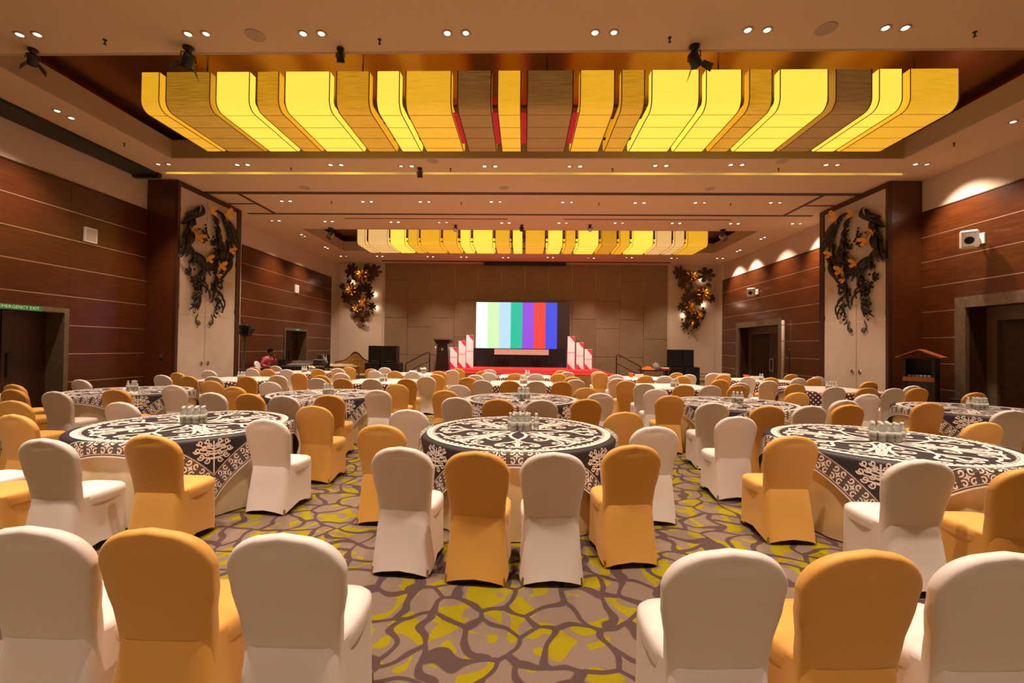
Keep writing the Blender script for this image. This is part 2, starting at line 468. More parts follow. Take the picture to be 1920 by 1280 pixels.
def strip_mat():
    m = bpy.data.materials.new('cove_led'); nt, N, L, b = nodes_of(m)
    tc = N.new('ShaderNodeTexCoord'); mp = N.new('ShaderNodeMapping'); mp.inputs['Scale'].default_value = (0.45, 0.0, 0.0)
    L.new(tc.outputs['Object'], mp.inputs[0])
    nz = N.new('ShaderNodeTexNoise'); nz.inputs['Scale'].default_value = 1.2; nz.inputs['Detail'].default_value = 2
    L.new(mp.outputs[0], nz.inputs['Vector'])
    mr = N.new('ShaderNodeMapRange'); mr.inputs[1].default_value = 0.35; mr.inputs[2].default_value = 0.75; mr.inputs[3].default_value = 0.12; mr.inputs[4].default_value = 1.3
    L.new(nz.outputs['Fac'], mr.inputs[0]); L.new(mr.outputs[0], b.inputs['Emission Strength'])
    b.inputs['Emission Color'].default_value = (0.95, 0.62, 0.05, 1); MATS['cove_led'] = m
strip_mat()
led = MB().box(-9.28, 9.28, 11.115, 11.13, ZC + 0.005, ZC + 0.13).build('cove_light_strip', 'cove_led')
tag(led, 'thin yellow light strip in ceiling slot behind the nearer chandelier', 'light strip')

# partition tracks let into the ceiling
def track(x0, x1, y0, y1):
    MB().box(x0, x1, y0, y1, ZC - 0.012, ZC + 0.01).build('partition_track', 'track_brown', ceil)
track(-9.25, 9.25, 12.40, 12.58); track(-9.25, 9.25, 14.42, 14.54)
track(-9.25, -8.3, 13.43, 13.50); track(8.3, 9.25, 13.43, 13.50)
for s in (-1, 1): track(s * 8.33 - 0.05, s * 8.33 + 0.05, 12.58, 14.42)
track(-6.2, -0.6, 14.95, 15.0); track(1.3, 6.9, 14.95, 15.0)
MB().box(-7.3, 7.3, 22.33, 22.45, ZC - 0.03, ZC + 0.01).build('curtain_track', 'track_brown', ceil)
MB().box(-2.1, 2.1, 22.47, 22.7, ZC - 0.16, ZC - 0.001).build('curtain_box', 'black_metal', ceil)

ZROW = [0.0, 0.17, 0.80, 1.42, 2.05, 2.69, 3.32, 3.95, 4.58, 5.20]
def side_wall(side, s, doors, seams_near, seams_far):
    X = lambda d: s * (XW + d)            # d: distance behind the wood face
    def bx(mb, d0, d1, y0, y1, z0, z1):
        a, b = sorted((X(d0), X(d1))); return mb.box(a, b, y0, y1, z0, z1)
    w = MB(); ys = YF
    for (d0, d1, zt) in sorted(doors):
        bx(w, 0.03, 0.15, ys, d0, 0, ZC); bx(w, 0.03, 0.15, d0, d1, zt, ZC); ys = d1
    bx(w, 0.03, 0.15, ys, YB, 0, ZC)
    wall = struct(w.build('wall_' + side, 'wall_paint'), 'long %s wall clad in brown veneer below a beige band' % side, 'wall')
    for seams in (seams_near, seams_far):
        for k in range(len(ZROW) - 1):
            z0, z1 = ZROW[k] + 0.009, ZROW[k + 1] - 0.009
            for y0, y1 in zip(seams[:-1], seams[1:]):
                hit = [d for d in doors if d[0] < y1 - 0.02 and d[1] > y0 + 0.02 and d[2] > z0 + 0.02]
                if hit:
                    d = hit[0]
                    if d[2] < z1 - 0.05: bx(MB(), 0.0, 0.028, y0 + 0.002, y1 - 0.002, d[2], z1).build('veneer_panel', 'wood_veneer', wall)
                    continue
                bx(MB(), 0.0, 0.028, y0 + 0.002, y1 - 0.002, z0, z1).build('veneer_panel', 'wood_veneer', wall)
            if 0 < k:
                z = ZROW[k]; y = seams[0]
                for d in sorted(doors) + [(seams[-1], 99, 99)]:
                    if d[2] < z or d[1] <= seams[0] or d[0] > seams[-1] + 0.01: continue
                    bx(MB(), -0.002, 0.02, y, min(d[0], seams[-1]), z - 0.0085, z + 0.0085).build('metal_inlay', 'metal_inlay', wall); y = d[1]
                    if y > seams[-1]: break
        bx(MB(), -0.004, 0.028, seams[0], seams[-1], 5.205, 5.235).build('cap_rail', 'brown_laminate', wall)
    return wall
LD = [(7.62, 9.49, 2.42), (18.3, 20.26, 2.40)]
RD = [(6.6, 10.59, 2.97), (17.52, 21.24, 2.97)]
side_wall('left', -1, LD, [YF, -1.6, 0.8, 3.2, 5.6, 7.62, 9.49, 10.75, 11.5], [15.45, 16.9, 18.3, 20.26, 21.4, 22.78])
side_wall('right', 1, RD, [YF, -1.6, 0.8, 3.2, 6.6, 8.6, 10.59, 11.05, 11.5], [15.3, 16.4, 17.52, 19.4, 21.24, 22.78])

# wall behind the camera
struct(MB().box(-10.2, 10.2, YF - 0.15, YF, 0, ZC).build('wall_front', 'wall_paint'), 'plain wall behind the seating', 'wall')

# back wall: plaster with staggered damask panels
wb = struct(MB().box(-10.2, 10.2, YB, YB + 0.15, 0, ZC).build('wall_back', 'wall_paint'), 'far wall with beige ends and staggered fabric panels', 'wall')
PW = 14.62 / 12
for k in range(12):
    x0 = -7.29 + k * PW
    zs = [0, 1.24, 3.17, 5.13, 6.0] if k % 2 == 0 else [0, 2.18, 4.13, 6.0]
    if k in (1, 6, 9): zs = [0, 1.24, 2.7, 4.13, 6.0]
    for z0, z1 in zip(zs[:-1], zs[1:]):
        MB().cbox(x0 + 0.008, x0 + PW - 0.008, YB - 0.05, YB, z0 + 0.008, z1 - 0.008, 0.012).build('fabric_panel', 'damask_panel', wb)
    MB().box(x0 - 0.006, x0 + 0.006, YB - 0.03, YB - 0.01, 4.6, 6.0).build('metal_joint', 'metal_inlay', wb)
for s in (-1, 1):   # flush end panels between fabric and corner
    a, b = sorted((s * 7.40, s * 9.70))
    MB().cbox(a, b, YB - 0.04, YB, 0.1, 5.93, 0.01).build('plaster_panel', 'wall_paint', wb)

# -------- doors
def leaf_handle(parent, mb, m='steel'): return mb.build('handle', m, parent)
d1 = struct(obj('door_1', None), 'dark double door under emergency exit sign on left wall', 'door')
MB().box(-10.075, -10.03, 9.39, 9.49, 0, 2.42).box(-10.075, -10.03, 7.62, 7.72, 0, 2.42).box(-10.075, -10.03, 7.72, 9.39, 2.32, 2.42).build('frame', 'portal_stone', d1)
MB().box(-10.55, -10.075, 9.39, 9.45, 0, 2.42).box(-10.55, -10.075, 7.66, 7.72, 0, 2.42).box(-10.55, -10.075, 7.72, 9.39, 2.32, 2.38).build('jamb', 'portal_stone', d1)
for y0, y1, hy in ((7.72, 8.545, 8.44), (8.565, 9.39, 8.69)):
    lf = MB().cbox(-10.50, -10.44, y0, y1, 0.01, 2.315, 0.005).build('door_leaf', 'dark_door', d1)
    MB().cbox(-10.44, -10.41, hy - 0.04, hy + 0.04, 0.95, 1.45, 0.005).build('handle', 'black_metal', lf)
MB().box(-10.7, -10.55, 7.5, 9.6, 0, 2.6).build('dark_lobby', 'black_void', d1)
sg = thing('exit_sign', 'green emergency exit sign on dark frame of the left double door', 'sign', (-10.026, 8.52, 2.365))
MB().box(-0.004, 0.004, -0.42, 0.42, -0.055, 0.045).build('plate', 'exit_green', sg)
o = obj('lettering', text_mesh('EMERGENCY EXIT', 0.088, 'lettering', 'exit_text'), sg, (0.0055, 0, -0.005)); o.rotation_euler = (PI / 2, 0, PI / 2)

d2 = struct(obj('door_2', None), 'far left dark door with lit green sign on its frame', 'door')
MB().box(-10.075, -10.03, 20.18, 20.26, 0, 2.40).box(-10.075, -10.03, 18.3, 18.38, 0, 2.40).box(-10.075, -10.03, 18.38, 20.18, 2.3, 2.40).build('frame', 'portal_stone', d2)
MB().box(-10.55, -10.075, 20.18, 20.24, 0, 2.40).box(-10.55, -10.075, 18.32, 18.38, 0, 2.40).box(-10.55, -10.075, 18.38, 20.18, 2.3, 2.36).build('jamb', 'portal_stone', d2)
for y0, y1, hy in ((18.38, 19.27, 19.15), (19.29, 20.18, 19.4)):
    lf = MB().cbox(-10.50, -10.44, y0, y1, 0.01, 2.295, 0.005).build('door_leaf', 'dark_door', d2)
    MB().cbox(-10.44, -10.41, hy - 0.04, hy + 0.04, 0.95, 1.45, 0.005).build('handle', 'black_metal', lf)
MB().box(-10.7, -10.55, 18.2, 20.4, 0, 2.6).build('dark_lobby', 'black_void', d2)
sg = thing('exit_sign', 'small green lit exit sign on frame of the far left door', 'sign', (-10.026, 19.35, 2.35))
MB().box(-0.004, 0.004, -0.28, 0.28, -0.05, 0.05).build('plate', 'exit_green', sg)
o = obj('lettering', text_mesh('EXIT', 0.085, 'lettering', 'exit_text'), sg, (0.0055, 0, -0.003)); o.rotation_euler = (PI / 2, 0, PI / 2)

def portal(name, y0, y1, zt, label, ajar, handle):
    p = struct(obj(name, None), label, 'door')
    fw = 0.25
    MB().box(10.03, 10.12, y0, y0 + fw, 0, zt).box(10.03, 10.12, y1 - fw, y1, 0, zt).box(10.03, 10.12, y0 + fw, y1 - fw, zt - fw, zt).build('frame', 'portal_stone', p)
    a, b, z = y0 + fw, y1 - fw, zt - fw
    MB().box(10.12, 10.62, a - 0.05, a, 0, z + 0.05).box(10.12, 10.62, b, b + 0.05, 0, z + 0.05).box(10.12, 10.62, a, b, z, z + 0.05).build('jamb', 'dark_door', p)
    MB().box(10.50, 10.62, a, a + 0.22, 0, z).box(10.50, 10.62, b - 0.22, b, 0, z).box(10.50, 10.62, a + 0.22, b - 0.22, z - 0.30, z).build('inner_frame', 'portal_stone', p)
    a2, b2, z2 = a + 0.22, b - 0.22, z - 0.30; mid = (a2 + b2) / 2
    lf = MB().cbox(10.56, 10.61, a2, mid - 0.01, 0.01, z2, 0.005).build('door_leaf', 'dark_door', p)
    lf2 = MB().cbox(0.0, 0.05, -(b2 - mid - 0.01), 0.0, 0.01, z2, 0.005).build('door_leaf', 'dark_door', p, loc=(10.62, b2, 0)); lf2.rotation_euler = (0, 0, ajar)
    if handle:
        hb = MB()
        for (u0, u1, v0, v1) in ((-0.42, -0.08, 1.28, 1.36), (-0.42, -0.08, 0.80, 0.88), (-0.16, -0.08, 0.88, 1.28), (-0.42, -0.34, 0.88, 1.28)):
            hb.box(10.53, 10.56, mid + u0, mid + u1, v0, v1)
        hb.build('handle', 'grey_metal', lf)
    MB().box(11.55, 11.6, y0 - 0.3, y1 + 0.3, -0.01, 3.3).box(10.62, 11.6, y0 - 0.3, y0 - 0.25, 0, 3.3).box(10.62, 11.6, y1 + 0.25, y1 + 0.3, 0, 3.3).box(10.62, 11.6, y0 - 0.3, y1 + 0.3, 3.0, 3.05).box(10.6, 11.6, y0 - 0.3, y1 + 0.3, -0.03, -0.005).build('dark_lobby', 'black_void', p)
    return p
portal('door_3', 6.6, 10.59, 2.97, 'tall stone framed doorway at the near right wall', 0.5, False)
portal('door_4', 17.52, 21.24, 2.97, 'tall stone framed doorway at far right with leaf standing ajar', 0.9, True)

# -------- partition pockets with tall beige double doors
def pocket(side, s, n):
    X = lambda x: s * x
    def bx(mb, x0, x1, y0, y1, z0, z1):
        a, b = sorted((X(x0), X(x1))); return mb.box(a, b, y0, y1, z0, z1)
    w = MB(); bx(w, 9.31, 10.1, 11.5, 14.1, 0, ZC - 0.002)
    wall = struct(w.build('wall_pocket_' + side, 'brown_laminate'), 'dark brown pier holding the %s folding partition' % side, 'wall')
    bx(MB(), 9.32, 10.055, 11.475, 11.5, 0.02, ZC - 0.03).build('face_panel', 'wood_veneer', wall)
    bx(MB(), 9.23, 9.31, 11.47, 11.56, 0, ZC - 0.03).build('corner_post', 'brown_laminate', wall)
    bx(MB(), 9.23, 9.31, 13.90, 14.10, 0, ZC - 0.03).build('corner_post', 'brown_laminate', wall)
    bx(MB(), 9.24, 9.31, 11.56, 13.90, 5.90, ZC - 0.03).build('header', 'brown_laminate', wall)
    d = struct(obj('door_%d' % n, None), 'tall beige partition cupboard doors on the %s pier' % side, 'door')
    for (y0, y1, yh, hinge) in ((11.57, 12.575, 12.45, 11.57), (12.59, 13.89, 12.72, 13.87)):
        mb = MB(); a, b = sorted((X(9.25), X(9.308))); mb.cbox(a, b, y0, y1, 0.01, 5.895, 0.006)
        lf = mb.build('door_leaf', 'partition_board', d)
        for z in (2.52, 4.85):
            bx(MB(), 9.247, 9.252, y0 + 0.01, y1 - 0.01, z - 0.008, z + 0.008).build('seam_strip', 'board_seam', lf)
        # flush ring pull
        pts = [(X(9.242), yh + 0.055 * math.cos(a_), 1.12 + 0.055 * math.sin(a_)) for a_ in [2 * PI * j / 16 for j in range(16)]]
        MB().tube(pts, 0.011, 6, closed=True).tube([(X(9.242), yh - 0.04, 1.135), (X(9.242), yh + 0.04, 1.105)], 0.012, 6).build('ring_pull', 'steel', lf, True)
        MB().lathe([(0.05, 0), (0.05, 0.004)], 16, (X(9.2475), yh, 1.12), 'x').build('pull_plate', 'track_brown', lf)
        for z in (0.6, 2.7, 4.2, 5.3):
            bx(MB(), 9.238, 9.25, hinge - 0.012, hinge + 0.012, z - 0.07, z + 0.07).build('hinge', 'black_metal', lf)
    return wall
pocket('left', -1, 5); pocket('right', 1, 6)

sb = thing('screen_housing', 'long black housing under ceiling along the near left wall', 'housing', (-9.74, 6.5, 6.05))
MB().box(-0.32, 0.30, -6.5, 4.5, -0.07, -0.001).build('casing', 'black_metal', sb)
MB().box(-0.34, 0.34, 4.5, 4.62, -0.12, -0.001).build('end_cap', 'black_metal', sb)
MB().box(0.302, 0.306, 1.75, 2.0, -0.045, -0.03).build('tag_strip', 'dull_red', sb)

# ================================================================== CHANDELIERS
SLATS = [(-6.66, -6.33, 'amber'), (-6.22, -5.44, 'dull'), (-5.34, -4.75, 'bright'), (-4.63, -4.24, 'medium'), (-4.14, -3.36, 'bright'),
         (-3.25, -2.68, 'medium'), (-2.56, -2.16, 'bright'), (-2.06, -1.28, 'amber'), (-1.18, -0.60, 'dark'), (-0.50, -0.10, 'amber'),
         (0.0, 0.78, 'dark'), (0.89, 1.47, 'amber'), (1.58, 1.97, 'medium'), (2.08, 2.87, 'bright'), (2.98, 3.57, 'bright'),
         (3.69, 4.07, 'medium'), (4.19, 4.98, 'bright'), (5.10, 5.69, 'dark'), (5.80, 6.18, 'bright'), (6.30, 7.09, 'amber')]
SLAT2 = ['pale', 'pale', 'bright', 'amber', 'amber', 'amber', 'bright', 'bright', 'amber', 'bright', 'amber', 'bright', 'amber', 'bright', 'medium', 'amber', 'bright', 'pale', 'pale', 'amber']
def chandelier(y0, y1, kinds, label, red):
    t = thing('chandelier', label, 'chandelier', (0.2, (y0 + y1) / 2, 5.70))
    ox, oy, oz = 0.2, (y0 + y1) / 2, 5.70
    zt = 6.35; zb = 5.70; r = 0.17; n = 5
    def prof(i):
        a, b, zl, rr = y0 + i, y1 - i, zb + i, max(0.03, r - i * 0.6)
        P = [(a, zt)]
        P += [(a + rr - rr * math.cos(q), zl + rr - rr * math.sin(q)) for q in [PI / 2 * k / n for k in range(n + 1)]]
        P += [(b - rr + rr * math.sin(q), zl + rr - rr * math.cos(q)) for q in [PI / 2 * k / n for k in range(n + 1)]]
        P += [(b, zt)]
        return [(p[0] - oy, p[1] - oz) for p in P]
    po, pi_ = prof(0), prof(0.16); m = len(po)
    for (x0, x1, _), kd in zip(SLATS, kinds):
        x0 -= ox; x1 -= ox
        vs = []
        for k in range(m):
            vs += [(x0, *po[k]), (x1, *po[k]), (x1, *pi_[k]), (x0, *pi_[k])]
        fs = []
        for k in range(m - 1):
            a, b = 4 * k, 4 * (k + 1)
            fs += [(a, b, b + 1, a + 1), (a + 1, b + 1, b + 2, a + 2), (a + 2, b + 2, b + 3, a + 3), (a + 3, b + 3, b, a)]
        fs += [(0, 1, 2, 3), (4 * (m - 1) + 3, 4 * (m - 1) + 2, 4 * (m - 1) + 1, 4 * (m - 1))]
        sl = MB().add(vs, fs).build('shade_panel', 'shade_' + kd, t)
        e = MB()
        for x in (x0 + 0.006, x1 - 0.006):
            e.tube([(x, p[0] - (0.003 if k < m // 2 else -0.003), p[1] - 0.002) for k, p in enumerate(po)], 0.009, 4)
        L_ = y1 - y0
        for fy in (0.115, 0.36, 0.60, 0.84):
            yy = -L_ / 2 + L_ * fy
            e.box(x0, x1, yy - 0.004, yy + 0.004, -0.003, 0.002)
        e.build('edge_trim', 'shade_edge', sl)
    for x in (-5.7, -2.9, 0.35, 3.3, 6.6):
        for y in (-0.6, 0.6):
            MB().tube([(x - ox, y, 0.2), (x - ox, y, 6.62 - oz)], 0.012, 6).build('hanger_rod', 'black_metal', t)
    for y in (-0.6, 0.6):
        MB().box(-6.66 - ox, 7.09 - ox, y - 0.02, y + 0.02, 0.17, 0.21).build('cross_rail', 'black_metal', t)
    if red:
        for (a, b) in ((-1.275, -1.185), (-0.595, -0.505), (-0.095, -0.005), (0.785, 0.885)):
            MB().box(a - ox, b - ox, -0.72, 0.42, 0.012, 0.022).build('red_strip', 'red_fabric_glow', t)
    return t
chandelier(7.4, 9.15, [k for _, _, k in SLATS], 'wide amber shade panel chandelier in the nearer ceiling coffer', True)
chandelier(17.3, 19.05, SLAT2, 'far amber shade panel chandelier in the coffer before the stage wall', False)

# ================================================================== CEILING FITTINGS
def twin_mesh():
    trims = []
    for x in (-0.13, 0.13):
        trims.append(MB().lathe([(0.045, -0.001), (0.072, -0.001), (0.075, -0.008), (0.050, -0.012), (0.045, -0.004)], 16, (x, 0, 0)).mesh('trim_ring', 'trim_ring', True))
    lamps = []
    for x, mt in ((-0.13, 'lamp_glow'), (0.13, 'lamp_glow'), (-0.13, 'lamp_dim'), (0.13, 'lamp_dim')):
        lamps.append(MB().lathe([(0.039, -0.003), (0.039, -0.009)], 12, (x, 0, 0)).mesh('lamp_face', mt))
    return trims, lamps
TRIMS, LAMPS = twin_mesh()
ROWS = [
    ('unseen fill row added above front chairs', [(x, 2.4) for x in (-7.1, -4.8, -3.1, -1.0, 1.0, 3.1, 4.9, 7.1)], 1.0),  # out of view, added as ambient fill
    ('unseen fill row added behind the camera', [(x, -0.9) for x in (-7.1, -4.8, -3.1, -1.0, 1.0, 3.1, 4.9, 7.1)], 0.6),  # out of view, added to brighten the backs of the nearest chairs
    ('row before the nearer chandelier', [(-7.1, 6.05), (-4.66, 6.06), (-3.02, 6.07), (-0.99, 6.08), (1.06, 6.09), (3.13, 6.06), (4.95, 6.04), (7.0, 6.04)], 1.0),
    ('row just beyond the nearer chandelier', [(-8.84, 10.5), (-6.9, 10.53), (-4.6, 10.53), (-2.9, 10.6), (-0.87, 10.6), (1.17, 10.6), (3.2, 10.55), (4.95, 10.5), (7.15, 10.5), (9.16, 10.46)], 1.0),
    ('row between the partition tracks', [(-7.28, 13.2), (-4.8, 13.22), (-3.05, 13.22), (-0.9, 13.2), (1.24, 13.22), (3.4, 13.25), (5.17, 13.22), (7.36, 13.2)], 1.0),
    ('row before the far chandelier', [(-8.8, 15.3), (-6.93, 15.35), (-4.6, 15.4), (-2.9, 15.42), (-0.7, 15.45), (1.3, 15.43), (3.24, 15.4), (5.2, 15.38), (7.2, 15.4), (9.28, 15.37)], 1.0),
    ('row nearest the stage wall', [(-8.87, 21.35), (-7.07, 21.3), (-4.6, 21.34), (-2.97, 21.38), (-0.94, 21.4), (1.22, 21.3), (3.19, 21.4), (4.96, 21.2), (7.13, 21.3), (9.27, 21.26)], 0.8),
    ('pair down the left wall', [(-8.87, 4.0), (-8.87, 8.2), (-8.85, 17.35), (-8.88, 19.5)], 0.9),
    ('pair down the right wall', [(9.18, 4.0), (9.16, 8.4), (9.21, 17.37), (9.35, 19.6)], 0.9),
]
rl = random.Random(5)
for rn, pts, k in ROWS:
    for i, (x, y) in enumerate(pts):
        side = 'wall' in rn and 'stage' not in rn
        lab = ('twin recessed downlight, %s from the camera along the %s wall' % (ORD[i], 'left' if x < 0 else 'right')) if side else 'twin recessed downlight, %s from left in %s' % (ORD[i], rn)
        t = thing('recessed_downlight', lab, 'downlight', (x, y, ZC), PI / 2 if side else 0, 'twin recessed downlights in the ceiling')
        for me in TRIMS: obj('trim_ring', me, t)
        a = rl.random(); b = rl.random()
        obj('lamp_face', LAMPS[0 if a < 0.85 else 2], t); obj('lamp_face', LAMPS[1 if b < 0.75 else 3], t)
        l = lamp('downlight_beam', 'SPOT', (0, 0, -0.03), SPOT_W * k * (0.85 + 0.3 * rl.random()), SPOT_COL, t, spot_size=math.radians(76), spot_blend=0.8, shadow_soft_size=0.07)
        if side:
            l.rotation_euler = (-0.36 if x > 0 else 0.30, 0, 0); l.data.spot_size = math.radians(92); l.data.spot_blend = 1.0
        elif x > 9: l.rotation_euler = (-0.12, -0.36, 0); l.data.spot_size = math.radians(92)

spk_me = MB().lathe([(0.13, -0.001), (0.135, -0.006), (0.12, -0.012), (0.118, -0.008)], 24).mesh('bezel', 'trim_ring', True)
grl_me = MB().lathe([(0.117, -0.004), (0.117, -0.009)], 24).mesh('grille', 'fascia_paint')
for k, (x, y, w_) in enumerate([(-3.85, 6.1, 'left of the nearest downlight row'), (4.04, 6.05, 'right of the nearest downlight row'), (-6.14, 12.08, 'left of the first partition track'), (-0.6, 12.05, 'middle of the first partition track'), (5.0, 12.08, 'right of the first partition track'), (-2.2, 10.3, 'behind nearer chandelier left'), (5.9, 10.3, 'behind nearer chandelier right')]):
    t = thing('ceiling_speaker', 'round flush ceiling speaker grille, ' + w_, 'speaker', (x, y, ZC), 0, 'flush ceiling speakers')
    obj('bezel', spk_me, t); obj('grille', grl_me, t)
spr = MB().lathe([(0.028, -0.001), (0.028, -0.006), (0.010, -0.01), (0.010, -0.04), (0.006, -0.06), (0.022, -0.062), (0.022, -0.066)], 10).mesh('sprinkler_head', 'black_metal', True)
SPR = [((-6.1, 6.17), (-2.11, 6.2), (1.99, 6.2), (6.08, 6.13)), ((-8.8, 9.4), (-5.8, 10.72), (-1.85, 10.75), (2.1, 10.75), (6.05, 10.72), (8.9, 9.4)), ((-5.9, 13.25), (-1.95, 13.3), (2.2, 13.3), (6.1, 13.3))]
for rw, pts in zip(('nearest', 'second', 'third'), SPR):
    for i, (x, y) in enumerate(pts):
        tag(obj('fire_sprinkler', spr, None, (x, y, ZC)), 'small ceiling sprinkler, %s from left in the %s sprinkler row' % (ORD[i], rw), 'sprinkler', 'ceiling sprinklers')

def spotlight(x, y, label, pan, tilt, k=1.0, door=True, lit=False, aim=None, power=900.0, cone=46):
    """stage light on a ceiling yoke"""
    t = thing('stage_spotlight', label, 'stage light', (x, y, ZC), pan, 'ceiling mounted stage lights')
    MB().lathe([(0.075 * k, -0.001), (0.075 * k, -0.03), (0.05 * k, -0.05), (0.03 * k, -0.10)], 16).build('mount', 'black_metal', t, True)
    z = -0.19 * k
    MB().tube([(0, 0, -0.09 * k), (-0.085 * k, 0, -0.1 * k), (-0.095 * k, 0, z)], 0.010 * k, 6).tube([(0, 0, -0.09 * k), (0.085 * k, 0, -0.1 * k), (0.095 * k, 0, z)], 0.010 * k, 6).build('yoke', 'black_metal', t)
    R_ = Matrix.Translation((0, 0, z)) @ Matrix.Rotation(tilt, 4, 'X')
    hd = MB().lathe([(0.04 * k, 0.10 * k), (0.075 * k, 0.07 * k), (0.08 * k, -0.06 * k), (0.088 * k, -0.10 * k), (0.075 * k, -0.10 * k)], 16).xform(R_).build('lamp_head', 'grey_metal' if lit else 'black_metal', t, True)
    MB().lathe([(0.074 * k, -0.092 * k), (0.074 * k, -0.098 * k)], 14).xform(R_).build('lens', 'cool_glow' if lit else 'steel', hd)
    if door:
        for sx in (-1, 1):
            MB().add([(sx * 0.08 * k, -0.08 * k, -0.1 * k), (sx * 0.08 * k, 0.08 * k, -0.1 * k), (sx * 0.17 * k, 0.1 * k, -0.22 * k), (sx * 0.17 * k, -0.1 * k, -0.22 * k), (sx * 0.085 * k, -0.08 * k, -0.1 * k), (sx * 0.085 * k, 0.08 * k, -0.1 * k), (sx * 0.175 * k, 0.1 * k, -0.22 * k), (sx * 0.175 * k, -0.1 * k, -0.22 * k)],
                     [(0, 1, 2, 3), (7, 6, 5, 4), (0, 4, 5, 1), (1, 5, 6, 2), (2, 6, 7, 3), (3, 7, 4, 0)]).xform(R_).build('barn_door', 'black_metal', hd)
    if lit:
        av = Vector(aim or (x * 0.12, 20.6, 1.6)) - Vector((x, y, ZC + z))
        b_ = lamp('stage_beam', 'SPOT', (x, y, ZC + z) , power, (1.0, 0.86, 0.76), None, spot_size=math.radians(cone), spot_blend=0.7, shadow_soft_size=0.08)
        b_.location = Vector((x, y, ZC + z)) + av.normalized() * 0.2
        b_.rotation_euler = av.to_track_quat('-Z', 'Y').to_euler()
    return t
spotlight(-7.39, 6.36, 'black ceiling light at far left beside the nearer coffer edge', 0.8, 0.9, 0.8)
spotlight(-5.0, 6.34, 'black ceiling light with open flaps before leftmost chandelier panels', 0.9, 1.0, 1.0)
spotlight(-2.75, 6.38, 'small black ceiling light before the chandelier left of centre', 0.1, 0.5, 0.7, False)
spotlight(2.40, 6.38, 'ceiling light with flaps before the chandelier right of centre', -0.8, 1.0, 1.0)
spotlight(-7.25, 16.25, 'lit ceiling spotlight at left end of the far coffer', 2.6, 0.55, 1.4, False, True)
spotlight(7.17, 16.2, 'lit ceiling spotlight at right end of the far coffer', -2.6, 0.75, 1.4, False, True)
spotlight(-2.5, 15.75, 'small ceiling light left before the far chandelier, beam added for boards', PI, 0.9, 0.8, False, True, (-2.85, 20.5, 1.3), 1300.0, 20)  # beam added to brighten the left sign boards
spotlight(-0.13, 15.7, 'small dark ceiling light in middle before the far chandelier', 0, 0.3, 0.8, False)
spotlight(2.28, 15.65, 'small ceiling light right before the far chandelier, beam added for boards', PI, 0.9, 0.8, False, True, (2.6, 20.5, 1.3), 1300.0, 20)  # same added beam for the right sign boards
spotlight(-2.6, 10.72, 'small black ceiling light beyond the nearer chandelier', 0, 0.3, 0.8, False)
# ================================================================== CHAIR
def loopsuper(n, e):
    out = []
    for j in range(n):
        a = 2 * PI * j / n; c, s = math.cos(a), math.sin(a)
        out.append((math.copysign(abs(c) ** (2 / e), c), math.copysign(abs(s) ** (2 / e), s)))
    return out

def interp(x, pts):
    if x <= pts[0][0]: return pts[0][1]
    for (a, va), (b, vb) in zip(pts[:-1], pts[1:]):
        if x <= b:
            t = (x - a) / (b - a); t = t * t * (3 - 2 * t); return va + (vb - va) * t
    return pts[-1][1]

def chair_back_mesh(material, name):
    n = 44; L_ = loopsuper(n, 4.6); z0 = 0.36
    ztop = lambda u: 0.95 - 0.085 * abs(u) ** 2.0 - 0.075 * abs(u) ** 8
    hw = lambda z: interp(z, [(0.36, 0.205), (0.46, 0.200), (0.56, 0.207), (0.70, 0.231), (0.84, 0.243), (0.95, 0.243)])
    yc = lambda z: -0.190 - 0.115 * max(0, (z - 0.40) / 0.55) ** 1.15
    mb = MB(); vs = []; V = [0, .12, .25, .38, .5, .62, .74, .82, .87, .91, .94, .965, .985, 1.0]
    for v in V:
        th = 0.040 * (1 - 0.15 * v) * (max(0.0, 1 - ((v - 0.93) / 0.07) ** 2) ** 0.5 * 0.75 + 0.25 if v > 0.93 else 1.0)
        for (cx, cy) in L_:
            z = z0 + (ztop(cx) - z0) * v
            x = hw(z) * cx
            y = yc(z) + th * cy + 0.014 * (cx * cx) * (0.5 + 0.5 * v)
            if cy < 0: y += 0.012 * math.exp(-(x / 0.085) ** 2 - ((z - 0.90) / 0.022) ** 2)   # hand-hold hollow under the cover
            vs.append((x, y, z))
    fs = []
    for k in range(len(V) - 1):
        for j in range(n):
            fs.append((k * n + j, k * n + (j + 1) % n, (k + 1) * n + (j + 1) % n, (k + 1) * n + j))
    b = (len(V) - 1) * n
    for j in range(n // 2):
        a, c, d, e = b + j, b + j + 1, b + (n - j - 1) % n, b + (n - j) % n
        q = [a, c, d, e]; q = list(dict.fromkeys(q))
        if len(q) > 2: fs.append(tuple(q))
    return mb.add(vs, fs).mesh(name, material, True)

def chair_seat_mesh(material, name):
    n = 36; L_ = loopsuper(n, 4.2); vs = []; fs = []
    lev = [(0.385, 0.212, -0.200, 0.232), (0.43, 0.217, -0.205, 0.240), (0.460, 0.214, -0.200, 0.236), (0.478, 0.198, -0.19, 0.218), (0.488, 0.16, -0.15, 0.17), (0.491, 0.06, -0.05, 0.06)]
    for z, hx, ya, yb in lev:
        for cx, cy in L_:
            vs.append((hx * cx * (1 - 0.05 * (cy > 0) * abs(cy)), (ya + yb) / 2 + (yb - ya) / 2 * cy, z))
    for k in range(len(lev) - 1):
        for j in range(n): fs.append((k * n + j, k * n + (j + 1) % n, (k + 1) * n + (j + 1) % n, (k + 1) * n + j))
    fs.append(tuple((len(lev) - 1) * n + j for j in range(n)))
    return MB().add(vs, fs).mesh(name, material, True)

